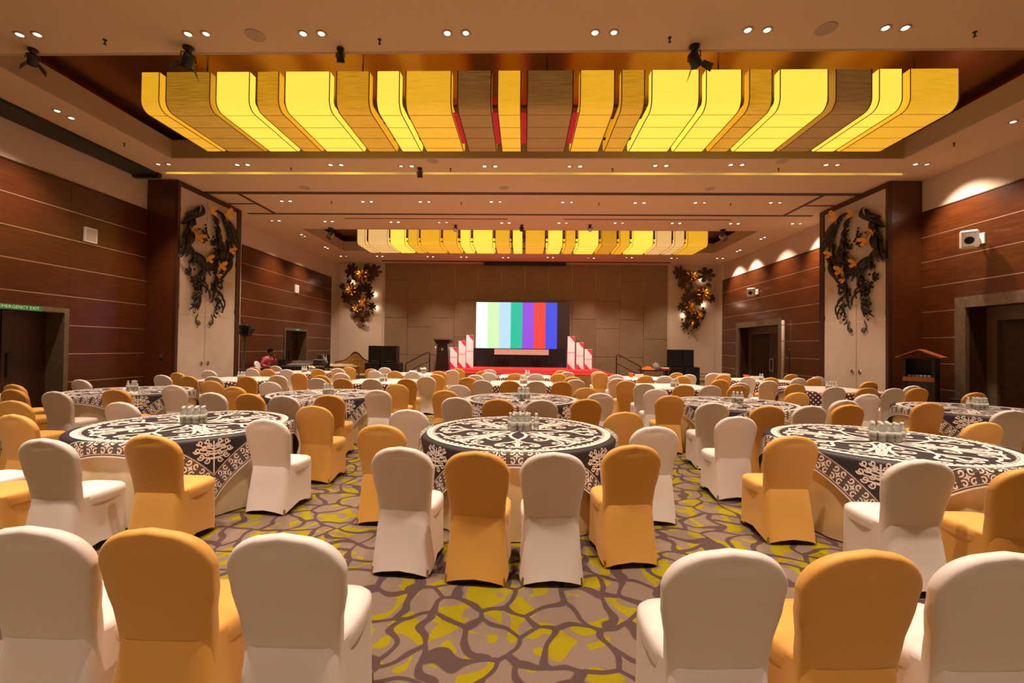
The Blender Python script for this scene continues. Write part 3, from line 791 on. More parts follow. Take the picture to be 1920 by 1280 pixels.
def chair_skirt_mesh(material, name):
    n = 48; L_ = loopsuper(n, 6.0); vs = []; fs = []; K = 10
    for k in range(K + 1):
        t = k / K
        for cx, cy in L_:
            hx = 0.205 + 0.012 * t + (0.018 * t if cy < 0 else 0)
            ya = -0.240 - 0.072 * t ** 0.85; yb = 0.226 - 0.004 * t
            side = max(0.0, abs(cx) - abs(cy)); fb = max(0.0, abs(cy) - abs(cx))
            # cloth is pulled taut between the feet, so sides and hem bow inwards
            px = 1 - 0.075 * side * math.sin(PI * t * 0.9); py = 1 - 0.07 * fb * math.sin(PI * t * 0.9)
            hq = max(side, fb); hem = 0.010 + (0.060 if abs(cx) > abs(cy) else 0.042) * hq * (2 - hq)
            z = (0.445 - 0.02 * cy) * (1 - t) + hem * t
            vs.append((hx * cx * px, (ya + yb) / 2 + (yb - ya) / 2 * cy * py, z))
    for k in range(K):
        for j in range(n): fs.append((k * n + j, (k + 1) * n + j, (k + 1) * n + (j + 1) % n, k * n + (j + 1) % n))
    return MB().add(vs, fs).mesh(name, material, True)

foot_me = MB().lathe([(0.013, 0.0), (0.013, 0.028), (0.010, 0.06)], 8).mesh('foot', 'brass_foot')
def chair_proto(kind):
    mt = 'spandex_' + kind
    return dict(back=chair_back_mesh(mt, 'backrest_' + kind), seat=chair_seat_mesh(mt, 'seat_' + kind), skirt=chair_skirt_mesh(mt, 'skirt_' + kind))
CHP = {'w': chair_proto('white'), 'g': chair_proto('gold')}
CREST = -0.305
def place_chair(kind, cx, cy, head, label, group, feet=True, z=0.0):
    """cx,cy: crest of the back in the hall; head: degrees turned right of straight ahead"""
    a = -math.radians(head)
    ox = cx - (-math.sin(a) * CREST); oy = cy - (math.cos(a) * CREST)
    ca_, sa_ = math.cos(a), math.sin(a)
    per = [(x_, y_) for x_ in (-.225, -.11, 0, .11, .225) for y_ in (-.30, -.15, 0, .12, .235)]
    for _ in range(30):
        moved = False
        for T_ in TABLES:
            dx, dy = ox - T_[1], oy - T_[2]
            if dx * dx + dy * dy > 3.2: continue
            q = min(per, key=lambda p_: math.hypot(dx + p_[0] * ca_ - p_[1] * sa_, dy + p_[0] * sa_ + p_[1] * ca_))
            vx, vy = dx + q[0] * ca_ - q[1] * sa_, dy + q[0] * sa_ + q[1] * ca_; d_ = math.hypot(vx, vy)
            lim = 1.06 + 0.07 * max(0.0, abs(vx * vy) / d_ ** 2 * 2 - 0.8) / 0.2
            if d_ < lim:
                ox += vx / d_ * (lim + .005 - d_); oy += vy / d_ * (lim + .005 - d_); moved = True
        if not moved: break
    t = thing('banquet_chair', label, 'chair', (ox, oy, z), a, group)
    p = CHP[kind]
    obj('backrest', p['back'], t); obj('seat', p['seat'], t); obj('skirt', p['skirt'], t)
    if feet:
        for x, y in ((-0.205, -0.275), (0.205, -0.275), (-0.19, 0.20), (0.19, 0.20)): obj('foot', foot_me, t, (x, y, 0))
    return t

# ================================================================== TABLES
TR = 1.03; ZT = 0.762; S_ = 1.165
def drape(u, v, off=0.0):
    rho = math.hypot(u, v); a = 0.028; z0 = ZT + 0.010
    if rho <= TR: return (u, v, z0 + off)
    c, s = u / rho, v / rho; d = rho - TR
    if d < a * PI / 2:
        q = d / a; r = TR + (a + off) * math.sin(q); z = z0 - a + (a + off) * math.cos(q)
    else:
        e = d - a * PI / 2; th = math.atan2(v, u)
        r = TR + a + off + e * (0.13 + 0.05 * math.sin(12 * th + 0.6)); z = z0 - a - e
    return (r * c, r * s, z)

def cloth_overlay(material, name):
    n = 84; vs = []; fs = []; uv = []
    for i in range(n + 1):
        for j in range(n + 1):
            u = -S_ + 2 * S_ * i / n; v = -S_ + 2 * S_ * j / n
            vs.append(drape(u, v)); uv.append((u, v))
    for i in range(n):
        for j in range(n):
            a = i * (n + 1) + j; fs.append((a, a + n + 1, a + n + 2, a + 1))
    me = MB().add(vs, fs).mesh(name, material, True)
    l = me.uv_layers.new(name='flat')
    for lp in me.loops: l.data[lp.index].uv = uv[lp.vertex_index]
    return me

def bez(p, n=14):
    out = []
    for k in range(n + 1):
        t = k / n; w = ((1 - t) ** 3, 3 * t * (1 - t) ** 2, 3 * t * t * (1 - t), t ** 3)
        out.append((sum(w[i] * p[i][0] for i in range(4)), sum(w[i] * p[i][1] for i in range(4))))
    return out
def spiral(cx, cy, r, a0, turns, n=18):
    return [(cx + r * (1 - 0.8 * k / n) * math.cos(a0 + turns * 2 * PI * k / n), cy + r * (1 - 0.8 * k / n) * math.sin(a0 + turns * 2 * PI * k / n)) for k in range(n + 1)]
def ring(cx, cy, r, n=12):
    return [(cx + r * math.cos(2 * PI * k / n), cy + r * math.sin(2 * PI * k / n)) for k in range(n + 1)]

class Print:
    """flat ribbons laid on the draped cloth"""
    def __init__(s): s.mb = MB()
    def ribbon(s, pts, w, off=0.003):
        L_ = []; R_ = []; m = len(pts)
        for k, (x, y) in enumerate(pts):
            a = pts[max(0, k - 1)]; b = pts[min(m - 1, k + 1)]
            dx, dy = b[0] - a[0], b[1] - a[1]; d = math.hypot(dx, dy) or 1
            nx, ny = -dy / d * w / 2, dx / d * w / 2
            L_.append(drape(x + nx, y + ny, off)); R_.append(drape(x - nx, y - ny, off))
        s.mb.add(L_ + R_, [(k, m + k, m + k + 1, k + 1) for k in range(m - 1)]); return s
    def poly(s, pts, off=0.003):
        s.mb.add([drape(x, y, off) for x, y in pts], [tuple(range(len(pts)))]); return s

def make_prints():
    P = Print(); B = Print()
    # beaded ring
    N_ = 120
    for r, w in ((0.955, 0.058),):
        P.ribbon([(r * math.cos(2 * PI * k / N_), r * math.sin(2 * PI * k / N_)) for k in range(N_ + 1)], w)
    for k in range(84):
        a = 2 * PI * k / 84; P.poly([(0.917 * math.cos(a) + 0.021 * math.cos(q), 0.917 * math.sin(a) + 0.021 * math.sin(q)) for q in [2 * PI * j / 8 for j in range(8)]])
    for k in range(60):   # dark dots in the ring
        a = 2 * PI * (k + .5) / 60; B.poly([(0.955 * math.cos(a) + 0.010 * math.cos(q), 0.955 * math.sin(a) + 0.010 * math.sin(q)) for q in [2 * PI * j / 6 for j in range(6)]], 0.0045)
    # arabesque, four-fold and mirrored
    W_ = 0.026
    C = []
    C.append((bez([(0, .05), (.12, .22), (.10, .34), (0, .50)]), .030))
    C.append((bez([(0.0, .08), (.22, .12), (.40, .34), (.27, .50)]), .028)); C.append((spiral(.215, .47, .066, .5, 1.15), .022))
    C.append((bez([(0.0, .50), (.05, .66), (.16, .62), (.20, .72)]), .026)); C.append((spiral(.155, .745, .052, -.5, 1.3), .020))
    C.append((bez([(0, .50), (.0, .62), (.03, .72), (0.0, .84)]), .022))
    C.append((spiral(.06, .80, .055, PI, -1.2), .020))
    C.append((bez([(.09, .22), (.24, .26), (.34, .42), (.43, .58)]), .028)); C.append((spiral(.375, .615, .066, -.5, 1.2), .022))
    C.append((bez([(.43, .58), (.44, .68), (.36, .78), (.25, .80)]), .024)); C.append((spiral(.262, .848, .040, -1.6, -1.1), .018))
    C.append((bez([(.34, .42), (.42, .40), (.50, .46), (.54, .55)]), .024)); C.append((spiral(.50, .57, .044, -.4, 1.2), .018))
    C.append((bez([(.30, .30), (.40, .36), (.46, .40), (.60, .60)]), .030))
    C.append((ring(.165, .34, .030), .020)); C.append((ring(.02, .66, .022), .016))
    C.append((bez([(.54, .55), (.62, .58), (.64, .50), (.72, .47)]), .022)); C.append((spiral(.70, .43, .042, 1.4, -1.2), .018))
    for q in range(4):
        c, s = math.cos(q * PI / 2), math.sin(q * PI / 2)
        for mx in (1, -1):
            for pts, w in C:
                P.ribbon([((mx * x) * c - y * s, (mx * x) * s + y * c) for x, y in pts], w * 1.15)
    P.poly([(0.10 * math.cos(2 * PI * k / 24), 0.10 * math.sin(2 * PI * k / 24)) for k in range(24)], 0.0025)
    # border along the four sides and corner trees
    BD = MB()
    inner = S_ - 0.185
    for q in range(4):
        c, s = math.cos(q * PI / 2), math.sin(q * PI / 2)
        rot = lambda x, y: (x * c - y * s, x * s + y * c)
        nu, nv = 60, 6; vs = []
        for i in range(nu + 1):
            t = -1 + 2 * i / nu
            for j in range(nv + 1):
                y = inner + (S_ - 0.004 - inner) * j / nv
                vs.append(drape(*rot(t * y, y), 0.0018))
        BD.add(vs, [(i * (nv + 1) + j, (i + 1) * (nv + 1) + j, (i + 1) * (nv + 1) + j + 1, i * (nv + 1) + j + 1) for i in range(nu) for j in range(nv)])
        P.ribbon([rot(-S_ * .995 + 2 * S_ * .995 * k / 60, S_ - 0.008) for k in range(61)], 0.014)
        P.ribbon([rot((-1 + 2 * k / 60) * (inner + .012), inner + 0.012) for k in range(61)], 0.006)
        P.ribbon([rot((-1 + 2 * k / 60) * (S_ - .03), S_ - 0.030) for k in range(61)], 0.006)
        m = (inner + S_) / 2 - 0.006; pitch = 0.150
        for k in range(-7, 8):
            x = k * pitch
            st = []
            for j in range(8):
                r = 0.036 if j % 2 == 0 else 0.013
                st.append(rot(x + r * math.cos(j * PI / 4), m + r * math.sin(j * PI / 4)))
            P.poly(st)
            for sx in (-1, 1):
                for sy in (-1, 1):
                    P.ribbon([rot(x + pitch / 2 + sx * a_, m + sy * b_) for a_, b_ in spiral(.036, .042, .030, -2.2, 0.95, 10)], 0.014)
        # tree on the corner at 45 degrees between this side and the next
        dg = PI / 4 + q * PI / 2
        T = lambda w, d: (d * math.cos(dg) - w * math.sin(dg), d * math.sin(dg) + w * math.cos(dg))
        base = 1.385
        P.ribbon([T(0, base - 0.31 * k / 12) for k in range(13)], 0.014)
        for sx in (-1, 1):
            for (h0, ex, h1, r, w) in ((.14, .06, .13, .030, .012), (.15, .115, .175, .034, .012), (.18, .055, .20, .028, .011), (.19, .145, .24, .032, .012), (.21, .085, .255, .030, .012), (.23, .035, .275, .024, .010), (.24, .115, .305, .028, .011), (.26, .055, .33, .026, .010)):
                h1_ = min(h1, .31)
                P.ribbon([T(sx * a_, base - b_) for a_, b_ in bez([(0, h0), (ex * .5, h0), (ex * .9, h0 + .02), (ex + r * .6, h1_)], 8)], w)
                P.ribbon([T(sx * (ex + a_), base - h1_ - b_) for a_, b_ in spiral(0, 0, r, 0, -1.15, 12)], w)
    return (P.mb.mesh('printed_motif', 'ivory_print'), B.mb.mesh('ring_dots', 'black_damask'), BD.mesh('border_band', 'taupe_border'))

def undercloth(material, name):
    n = 120; prof = [(0.0, 0), (0.5, 0), (1.0, 0), (TR - 0.02, 0), (TR, 0.006), (TR + 0.006, 0.03), (TR + 0.006, 0.12), (TR + 0.006, 0.25), (TR + 0.006, 0.40), (TR + 0.008, 0.56), (TR + 0.010, 0.70), (TR + 0.010, 0.755)]
    vs = []; fs = []
    for r, d in prof:
        for j in range(n):
            a = 2 * PI * j / n
            amp = 0.026 * min(1, max(0, (d - 0.06)) / 0.5)
            rr = r + amp * (math.sin(17 * a) + 0.55 * math.sin(29 * a + 1.3) + 0.3 * math.sin(7 * a)) * 0.6
            vs.append((rr * math.cos(a), rr * math.sin(a), ZT + 0.004 - d))
    for k in range(len(prof) - 1):
        for j in range(n): fs.append((k * n + j, (k + 1) * n + j, (k + 1) * n + (j + 1) % n, k * n + (j + 1) % n))
    return MB().add(vs, fs).mesh(name, material, True)

top_me = MB().lathe([(TR - 0.02, ZT - 0.03), (TR - 0.012, ZT - 0.025), (TR - 0.012, ZT - 0.002), (TR - 0.02, ZT)], 48).mesh('tabletop', 'table_wood')
tleg_me = MB().tube([(0, 0, 0), (0, 0, ZT - 0.03)], 0.02, 8).mesh('leg', 'grey_metal')
U_ME = {'cream': undercloth('cream_cloth', 'tablecloth_cream'), 'gold': undercloth('gold_cloth', 'tablecloth_gold')}
O_ME = {'black': cloth_overlay('black_damask', 'overlay_black'), 'lattice': cloth_overlay('lattice_cloth', 'overlay_lattice')}
PR_MOTIF, PR_DOTS, PR_BAND = make_prints()

bot_me = MB().lathe([(0.026, 0.0), (0.030, 0.004), (0.031, 0.02), (0.029, 0.05), (0.031, 0.055), (0.031, 0.115), (0.026, 0.14), (0.014, 0.162), (0.013, 0.172)], 12).mesh('body', 'bottle_plastic', True)
cap_me = MB().lathe([(0.0155, 0.170), (0.016, 0.174), (0.016, 0.190), (0.014, 0.193)], 12).mesh('cap', 'bottle_cap', True)
lab_me = MB().lathe([(0.0316, 0.062), (0.0316, 0.108)], 12).mesh('paper_band', 'bottle_label', True)
def bottles(tx, ty, n, where, rnd):
    k = 0
    spots = [(i, j) for j in range(3) for i in range(5)]
    spots.sort(key=lambda p: abs(p[0] - 2) + 0.6 * abs(p[1] - 1) + 0.3 * rnd.random())
    for i, j in spots[:n]:
        x = tx + (i - 2) * 0.071 + rnd.uniform(-.004, .004) + (0.03 if j % 2 else 0); y = ty + (j - 1) * 0.066 + rnd.uniform(-.004, .004)
        t = thing('water_bottle', 'small clear water bottle with white cap, clustered on the %s table' % where, 'bottle', (x, y, ZT + 0.0135), 0, 'water bottles on the %s table' % where)
        obj('body', bot_me, t); obj('cap', cap_me, t); obj('paper_band', lab_me, t)

ROWN = {0: 'nearest', 1: 'front row', 2: 'second row', 3: 'third row', 4: 'back row'}
# key: (cx, cy, row, column words, overlay kind, undercloth, bottles, chairs: near x4, right x2, left x2 as crest points or None)
TABLES = [
 ('front row left', -3.77, 4.95, 'black', 'cream', 10, 2, [(-4.78, 3.52), (-4.25, 3.22), (-3.64, 3.27), (-3.02, 3.52)], [(-2.58, 4.31), (-2.56, 5.30)], [(-5.14, 4.33), (-5.00, 5.36)]),
 ('front row centre', -0.05, 4.86, 'black', 'gold', 11, 0, [(-0.89, 3.21), (-0.33, 3.12), (0.22, 3.13), (0.85, 3.43)], [(1.19, 4.27), (1.16, 5.20)], [(-1.27, 4.12), (-1.34, 5.12)]),
 ('front row right', 3.66, 4.62, 'black', 'gold', 11, 6, [(2.75, 3.12), (3.30, 2.95), (3.87, 2.92), (4.45, 3.15)], [(4.88, 3.92), (4.95, 4.88)], [(2.35, 3.91), (2.39, 5.00)]),
 ('second row far left', -7.45, 8.20, 'black', 'cream', 4, 3, [(-8.45, 6.75), (-7.87, 6.61), (-6.98, 6.41), (-6.46, 6.83)], [(-6.30, 7.67), (-6.27, 8.70)], [(-8.67, 7.40), (-8.75, 8.50)]),
 ('second row left', -3.68, 8.15, 'black', 'gold', 6, -3, [(-4.73, 6.59), (-4.11, 6.52), (-3.49, 6.34), (-2.89, 6.50)], [(-2.45, 7.37), (-2.49, 8.52)], [(-4.92, 7.58), (-5.04, 8.65)]),
 ('second row centre', -0.03, 7.90, 'black', 'gold', 9, 1, [(-0.98, 6.45), (-0.36, 6.35), (0.26, 6.31), (0.92, 6.50)], [(1.20, 7.39), (1.18, 8.37)], [(-1.26, 7.47), (-1.26, 8.55)]),
 ('second row right', 3.64, 7.75, 'black', 'gold', 6, 5, [(2.66, 6.28), (3.28, 6.01), (3.90, 6.11), (4.54, 6.29)], [(4.77, 6.94), (4.85, 8.02)], [(2.42, 7.18), (2.50, 8.26)]),
 ('second row far right', 7.30, 7.35, 'black', 'gold', 9, -4, [(6.43, 6.02), (7.00, 5.72), (7.60, 5.70), (8.10, 5.95)], [(8.52, 7.00), (8.50, 8.55)], [(6.12, 6.73), (6.04, 7.92)]),
 ('third row far left', -7.40, 11.45, 'lattice', 'cream', 5, 2, [(-8.39, 10.12), (-7.63, 9.92), (-7.04, 9.86), (-6.37, 10.0)], [(-5.93, 10.51), (-5.95, 11.54)], [(-8.66, 10.97), (-8.78, 12.1)]),
 ('third row left', -3.65, 11.40, 'lattice', 'gold', 5, 0, [(-4.62, 9.78), (-4.05, 9.78), (-3.39, 9.80), (-2.65, 9.95)], [(-2.42, 10.87), (-2.35, 11.77)], [(-4.88, 10.75), (-4.91, 11.78)]),
 ('third row centre', -0.05, 11.40, 'lattice', 'gold', 6, 3, [(-0.93, 9.89), (-0.30, 9.85), (0.28, 9.81), (0.85, 9.80)], [(1.23, 10.49), (1.27, 11.48)], [(-1.26, 10.72), (-1.29, 11.78)]),
 ('third row right', 3.65, 11.05, 'lattice', 'gold', 5, -2, [(2.60, 9.56), (3.36, 9.35), (3.90, 9.31), (4.52, 9.42)], [(4.83, 10.19), (4.90, 11.22)], [(2.44, 10.38), (2.41, 11.16)]),
 ('third row far right', 7.35, 10.90, 'lattice', 'gold', 6, 4, [(6.49, 9.40), (7.08, 9.30), (7.60, 9.28), (8.20, 9.42)], [(8.50, 10.10), (8.54, 11.21)], [(6.14, 10.12), (6.05, 11.08)]),
 ('back row far left', -7.40, 14.75, 'lattice', 'cream', 4, 0, [(-8.25, 13.44), (-7.73, 13.24), (-7.16, 13.41), (-6.49, 13.60)], [(-5.99, 14.11), (-6.03, 15.1)], [(-8.55, 14.14), (-8.66, 15.2)]),
 ('back row left', -3.55, 14.60, 'lattice', 'gold', 0, 2, [(-4.46, 13.12), (-3.82, 13.03), (-3.30, 13.12), (-2.60, 13.30)], [(-2.30, 14.08), (-2.23, 14.94)], [(-4.76, 14.11), (-4.78, 15.1)]),
 ('back row centre', 0.05, 14.25, 'lattice', 'gold', 4, 0, [(-0.98, 12.98), (-0.24, 12.72), (0.35, 12.66), (0.92, 12.95)], [(1.28, 13.85), (1.22, 14.68)], [(-1.18, 13.75), (-1.15, 14.75)]),
 ('back row right', 3.65, 14.10, 'lattice', 'gold', 0, 3, [(2.76, 12.85), (3.42, 12.60), (3.95, 12.49), (4.45, 12.50)], [(4.95, 13.40), (4.90, 14.33)], [(2.47, 13.73), (2.45, 14.48)]),
 ('back row far right', 7.30, 13.95, 'lattice', 'gold', 4, 1, [(6.29, 12.58), (6.80, 12.36), (7.55, 12.50), (8.05, 12.52)], [(8.45, 13.23), (8.45, 14.29)], [(6.08, 13.47), (6.05, 14.31)]),
]
POS = ['left end of near side', 'second along near side', 'third along near side', 'right end of near side', 'nearer on right side', 'farther on right side', 'nearer on left side', 'farther on left side']
KINDS = ['w', 'g', 'w', 'g', 'w', 'g', 'g', 'w']
CW = {'w': 'white', 'g': 'gold'}
rb = random.Random(3)
for (nm, tx, ty, kind, under, nb, rot, near, right, left) in TABLES:
    t = thing('round_table', 'round folding banquet table under the cloths, ' + nm, 'table', (tx, ty, 0), 0, 'round banquet tables')
    obj('tabletop', top_me, t)
    for a in range(4): obj('leg', tleg_me, t, (0.6 * math.cos(a * PI / 2 + .7), 0.6 * math.sin(a * PI / 2 + .7), 0))
    tag(obj('tablecloth', U_ME[under], None, (tx, ty, 0), rb.random() * 6), '%s floor-length tablecloth hanging in folds, %s table' % (('cream', 'pale gold')[under == 'gold'], nm), 'tablecloth', 'floor-length tablecloths')
    if kind == 'black':
        ov = tag(obj('table_overlay', O_ME['black'], None, (tx, ty, 0), math.radians(rot)), 'black square overlay with ivory scrolls and corner trees, %s table' % nm, 'tablecloth', 'black patterned overlays')
        obj('printed_motif', PR_MOTIF, ov); obj('ring_dots', PR_DOTS, ov); obj('border_band', PR_BAND, ov)
    else:
        tag(obj('table_overlay', O_ME['lattice'], None, (tx, ty, 0), math.radians(rot)), 'pinkish overlay with brown lattice border, %s table' % nm, 'tablecloth', 'lattice bordered overlays')
    if nb: bottles(tx + 0.02, ty + (0 if ty < 9 else -0.1), nb, nm, rb)
    for i, (p, kd) in enumerate(zip(near + right + left, KINDS)):
        if p is None: continue
        cx, cy = p
        hd = (-6 if i < 4 else -3.0) * (cx - tx) * (0.4 if abs(tx) > 2 else 1) + rb.uniform(-3, 3) + (5 if tx < -2 else -3 if tx > 2 else 0)
        place_chair(kd, cx, cy, hd, '%s stretch-covered chair, %s of the %s table' % (CW[kd], POS[i], nm), 'covered banquet chairs', cy < 10)
# odd chairs of the row nearest the camera and of a table left of the frame
for kd, cx, cy, hd, lb in (('w', -1.96, 1.71, 0, 'white stretch-covered chair, leftmost of the nearest row at left edge'), ('g', -1.47, 1.72, 0, 'gold stretch-covered chair between two white ones, nearest row left'), ('w', -0.93, 1.70, 0, 'white stretch-covered chair at aisle end of nearest left row'),
                           ('w', 0.77, 1.66, -3, 'white stretch-covered chair at aisle end of nearest right row'), ('g', 1.285, 1.68, -4, 'gold stretch-covered chair between two white ones, nearest row right'), ('w', 1.79, 1.69, -3, 'white stretch-covered chair cut by right edge, nearest row'),
                           ('g', -6.37, 5.35, 2, 'gold stretch-covered chair third of four at far left edge'), ('w', -6.30, 4.40, 2, 'white stretch-covered chair cut off at far left edge, front row')):
    place_chair(kd, cx, cy, hd, lb, 'covered banquet chairs')
# ================================================================== STAGE
stg = thing('stage', 'low stage with red carpet and gold skirting before the far wall', 'stage', (-0.05, 16.4, 0))
ZS = 0.72
MB().box(-3.5, 3.5, 0.02, 6.35, 0, ZS - 0.03).build('deck', 'stage_deck', stg)
MB().cbox(-3.52, 3.52, 0.0, 6.36, ZS - 0.03, ZS, 0.008).build('carpet', 'red_carpet', stg)
sk = []
def skirt_wave(x0, x1, n):
    vs = []
    for k in range(n + 1):
        x = x0 + (x1 - x0) * k / n; y = -0.02 - 0.02 * (0.5 + 0.5 * math.sin(k * 1.9))
        vs += [(x, y, 0.005), (x, y, ZS - 0.032)]
    return MB().add(vs, [(2 * k, 2 * k + 2, 2 * k + 3, 2 * k + 1) for k in range(n)])
for k in range(4):
    skirt_wave(-3.5 + k * 1.75 + 0.004, -3.5 + (k + 1) * 1.75 - 0.004, 40).build('skirt_panel', 'stage_skirt', stg, True)
for x in (-3.52, 3.50):
    MB().box(x, x + 0.02, 0.0, 6.3, 0.005, ZS - 0.032).build('skirt_panel', 'stage_skirt', stg)

for s, w in ((-1, 'left'), (1, 'right')):
    st = thing('stage_steps', 'short dark steps with handrail side, %s end of the stage' % w, 'steps', (-0.05 + s * 3.54, 17.15, 0))
    for k in range(3):
        a, b = sorted((s * (0.02 + 0.30 * k), s * (0.30 * (k + 1))))
        MB().cbox(a, b, 0, 0.9, 0, 0.54 - 0.18 * k, 0.006).build('step', 'stage_deck', st)
    rl_ = thing('handrail', 'dark sloping handrail with rounded bend, %s of the stage' % w, 'handrail', (-0.05 + s * 3.60, 17.08, 0))
    top = [(s * 0.0, 0, ZS - 0.0), (s * 0.0, 0, 1.40), (s * 0.02, 0, 1.45), (s * 0.08, 0, 1.465), (s * 0.90, 0, 1.02), (s * 0.94, 0, 0.96), (s * 0.945, 0, 0.0)]
    top[0] = (s * 0.0, 0, 0.0)
    MB().tube(top, 0.020, 8).build('rail_bar', 'rail_brown', rl_, True)
    MB().tube([(s * 0.0, 0, 1.13), (s * 0.94, 0, 0.66)], 0.016, 8).build('mid_bar', 'rail_brown', rl_, True)

# led wall
def glow(name, col, k):
    m = mat(name, (0.02, 0.02, 0.02), 0.4, emit=col, estr=k); return m
SCR = [('screen_white', (1, 1, 1), 1.0), ('screen_lime', (0.72, 1.0, 0.52), 0.95), ('screen_ice', (0.56, 0.83, 1.0), 0.95), ('screen_teal', (0.0, 0.62, 0.40), 0.9),
       ('screen_violet', (0.36, 0.085, 0.85), 0.9), ('screen_red', (1.0, 0.055, 0.05), 0.95), ('screen_blue', (0.055, 0.09, 0.95), 0.85)]
for nme, cc, kk in SCR: glow(nme, cc, kk)
mat('screen_off', (0.035, 0.022, 0.024), 0.35)
sc = thing('led_screen', 'large video wall showing vertical colour bars above the stage', 'screen', (-0.08, 22.0, ZS))
bw = 4.03 / 7
for k, (nme, _, _) in enumerate(SCR):
    MB().box(-2.32 + k * bw, -2.32 + (k + 1) * bw, -0.012, 0.0, 0.92, 3.21).build('colour_bar', nme, sc)
MB().box(1.71, 2.32, -0.012, 0.0, 0.92, 3.21).build('dark_bar', 'screen_off', sc)
MB().box(-2.33, 2.33, 0.0, 0.12, 0.91, 3.22).build('cabinet', 'black_metal', sc)
for x in (-2.1, -0.7, 0.7, 2.1):
    MB().tube([(x, 0.2, 0.01), (x, 0.2, 3.0)], 0.03, 8).tube([(x, 0.2, 2.2), (x, 0.60, 0.03)], 0.02, 6).tube([(x, 0.12, 2.6), (x, 0.2, 2.6)], 0.02, 6).build('support', 'grey_metal', sc)
bs = thing('screen_skirt', 'dark cloth skirt hanging below the video wall', 'cloth', (-0.08, 21.9, ZS))
vs = []
for k in range(121):
    x = -2.42 + 4.6 * k / 120; y = 0.02 * math.sin(k * 0.9); vs += [(x, y, 0.002), (x, y, 0.915)]
MB().add(vs, [(2 * k, 2 * k + 2, 2 * k + 3, 2 * k + 1) for k in range(120)]).build('drape', 'black_cloth', bs, True)
bn = thing('banner', 'white printed strip banner hung under the video wall', 'banner', (-0.12, 21.84, 0))
MB().cbox(-1.34, 1.34, -0.008, 0.008, 1.33, 1.60, 0.003).build('cloth', 'banner_white', bn)
MB().tube([(-1.36, 0.0, 1.605), (1.36, 0.0, 1.605)], 0.012, 6).build('rod', 'grey_metal', bn)

STD = [(-3.26, 1.66, 'shortest standing sign board left of the video wall'), (-2.87, 1.96, 'middle standing sign board left of the video wall'), (-2.515, 2.24, 'tallest standing sign board left of the video wall'),
       (2.18, 2.23, 'tallest standing sign board right of the video wall'), (2.585, 1.95, 'middle standing sign board right of the video wall'), (2.97, 1.65, 'shortest standing sign board right of the video wall')]
for x, zt, lb in STD:
    t = thing('sign_board', 'white and red ' + lb, 'sign', (x, 20.5, ZS), 0, 'white and red standing sign boards')
    h = zt - ZS; w = 0.165
    MB().cbox(-w, w, 0, 0.06, 0, h, 0.004).build('board', 'white_board', t)
    fn = lambda a, b, d: (a, -d, b)
    MB().prism([(-w + 0.09, h - 0.006), (w - 0.004, h - 0.006), (w - 0.004, h - 0.28)], fn, 0.0005, 0.003).build('red_corner', 'red_print', t)
    MB().prism([(-w + 0.004, 0.006), (w - 0.08, 0.006), (-w + 0.004, 0.27)], fn, 0.0005, 0.003).build('red_corner', 'red_print', t)
    o = obj('lettering', text_mesh('USAW', 0.12, 'lettering', 'red_print'), t, (0, -0.002, h * 0.50)); o.rotation_euler = (PI / 2, 0, 0)

lc = thing('lectern', 'dark lectern with steel side posts on left of the stage', 'lectern', (-3.24, 17.7, ZS), 0)
MB().add([(-0.27, -0.2, 0.03), (0.27, -0.2, 0.03), (0.27, 0.2, 0.03), (-0.27, 0.2, 0.03), (-0.20, -0.19, 1.08), (0.20, -0.19, 1.08), (0.20, 0.2, 1.08), (-0.20, 0.2, 1.08)], [(3, 2, 1, 0), (4, 5, 6, 7), (0, 1, 5, 4), (1, 2, 6, 5), (2, 3, 7, 6), (3, 0, 4, 7)]).build('body', 'lectern_wood', lc)
MB().cbox(-0.33, 0.33, -0.26, 0.26, 0.0, 0.035, 0.006).build('base', 'lectern_wood', lc)
MB().add([(-0.25, -0.20, 1.08), (0.25, -0.20, 1.08), (0.25, 0.25, 1.08), (-0.25, 0.25, 1.08), (-0.36, -0.30, 1.29), (0.36, -0.30, 1.29), (0.36, 0.30, 1.13), (-0.36, 0.30, 1.13)], [(3, 2, 1, 0), (4, 5, 6, 7), (0, 1, 5, 4), (1, 2, 6, 5), (2, 3, 7, 6), (3, 0, 4, 7)]).build('desk_top', 'lectern_wood', lc)
MB().box(-0.365, 0.365, -0.315, -0.295, 1.24, 1.30).build('edge_strip', 'steel', lc)
for s in (-1, 1):
    MB().tube([(s * 0.30, -0.16, 0.03), (s * 0.27, -0.16, 1.12)], 0.02, 8).build('side_post', 'steel', lc, True)
MB().lathe([(0.05, 0), (0.05, 0.006)], 16, (0, -0.2, 0.86), 'y').build('emblem', 'brass_foot', lc)

# ================================================================== LOUDSPEAKERS
def cab(x0, x1, z0, z1, y0, y1, label, cloth):
    t = thing('loudspeaker', label, 'loudspeaker', ((x0 + x1) / 2, y0, z0), 0, 'black loudspeaker stacks beside the stage')
    w = (x1 - x0) / 2; h = z1 - z0; d = y1 - y0
    MB().cbox(-w, w, 0, d, 0, h, 0.02).build('cabinet', 'black_cloth' if cloth else 'black_metal', t)
    MB().cbox(-w + 0.03, w - 0.03, -0.015, 0.0, 0.03, h - 0.03, 0.006).build('grille', 'black_cloth', t)
    if not cloth: MB().box(-w * 0.5, w * 0.5, -0.019, -0.015, h * 0.08, h * 0.11).build('badge', 'grey_metal', t)
    return t
cab(-6.52, -5.90, 0.0, 0.99, 18.0, 18.7, 'large black bass cabinet on floor beside the gold sofa', False)
cab(-5.86, -5.12, 0.0, 0.99, 18.0, 18.7, 'large black bass cabinet on floor nearer the left handrail', False)
cab(-6.40, -5.92, 0.99, 1.69, 18.05, 18.55, 'upright black loudspeaker on bass cabinet beside the gold sofa', False)
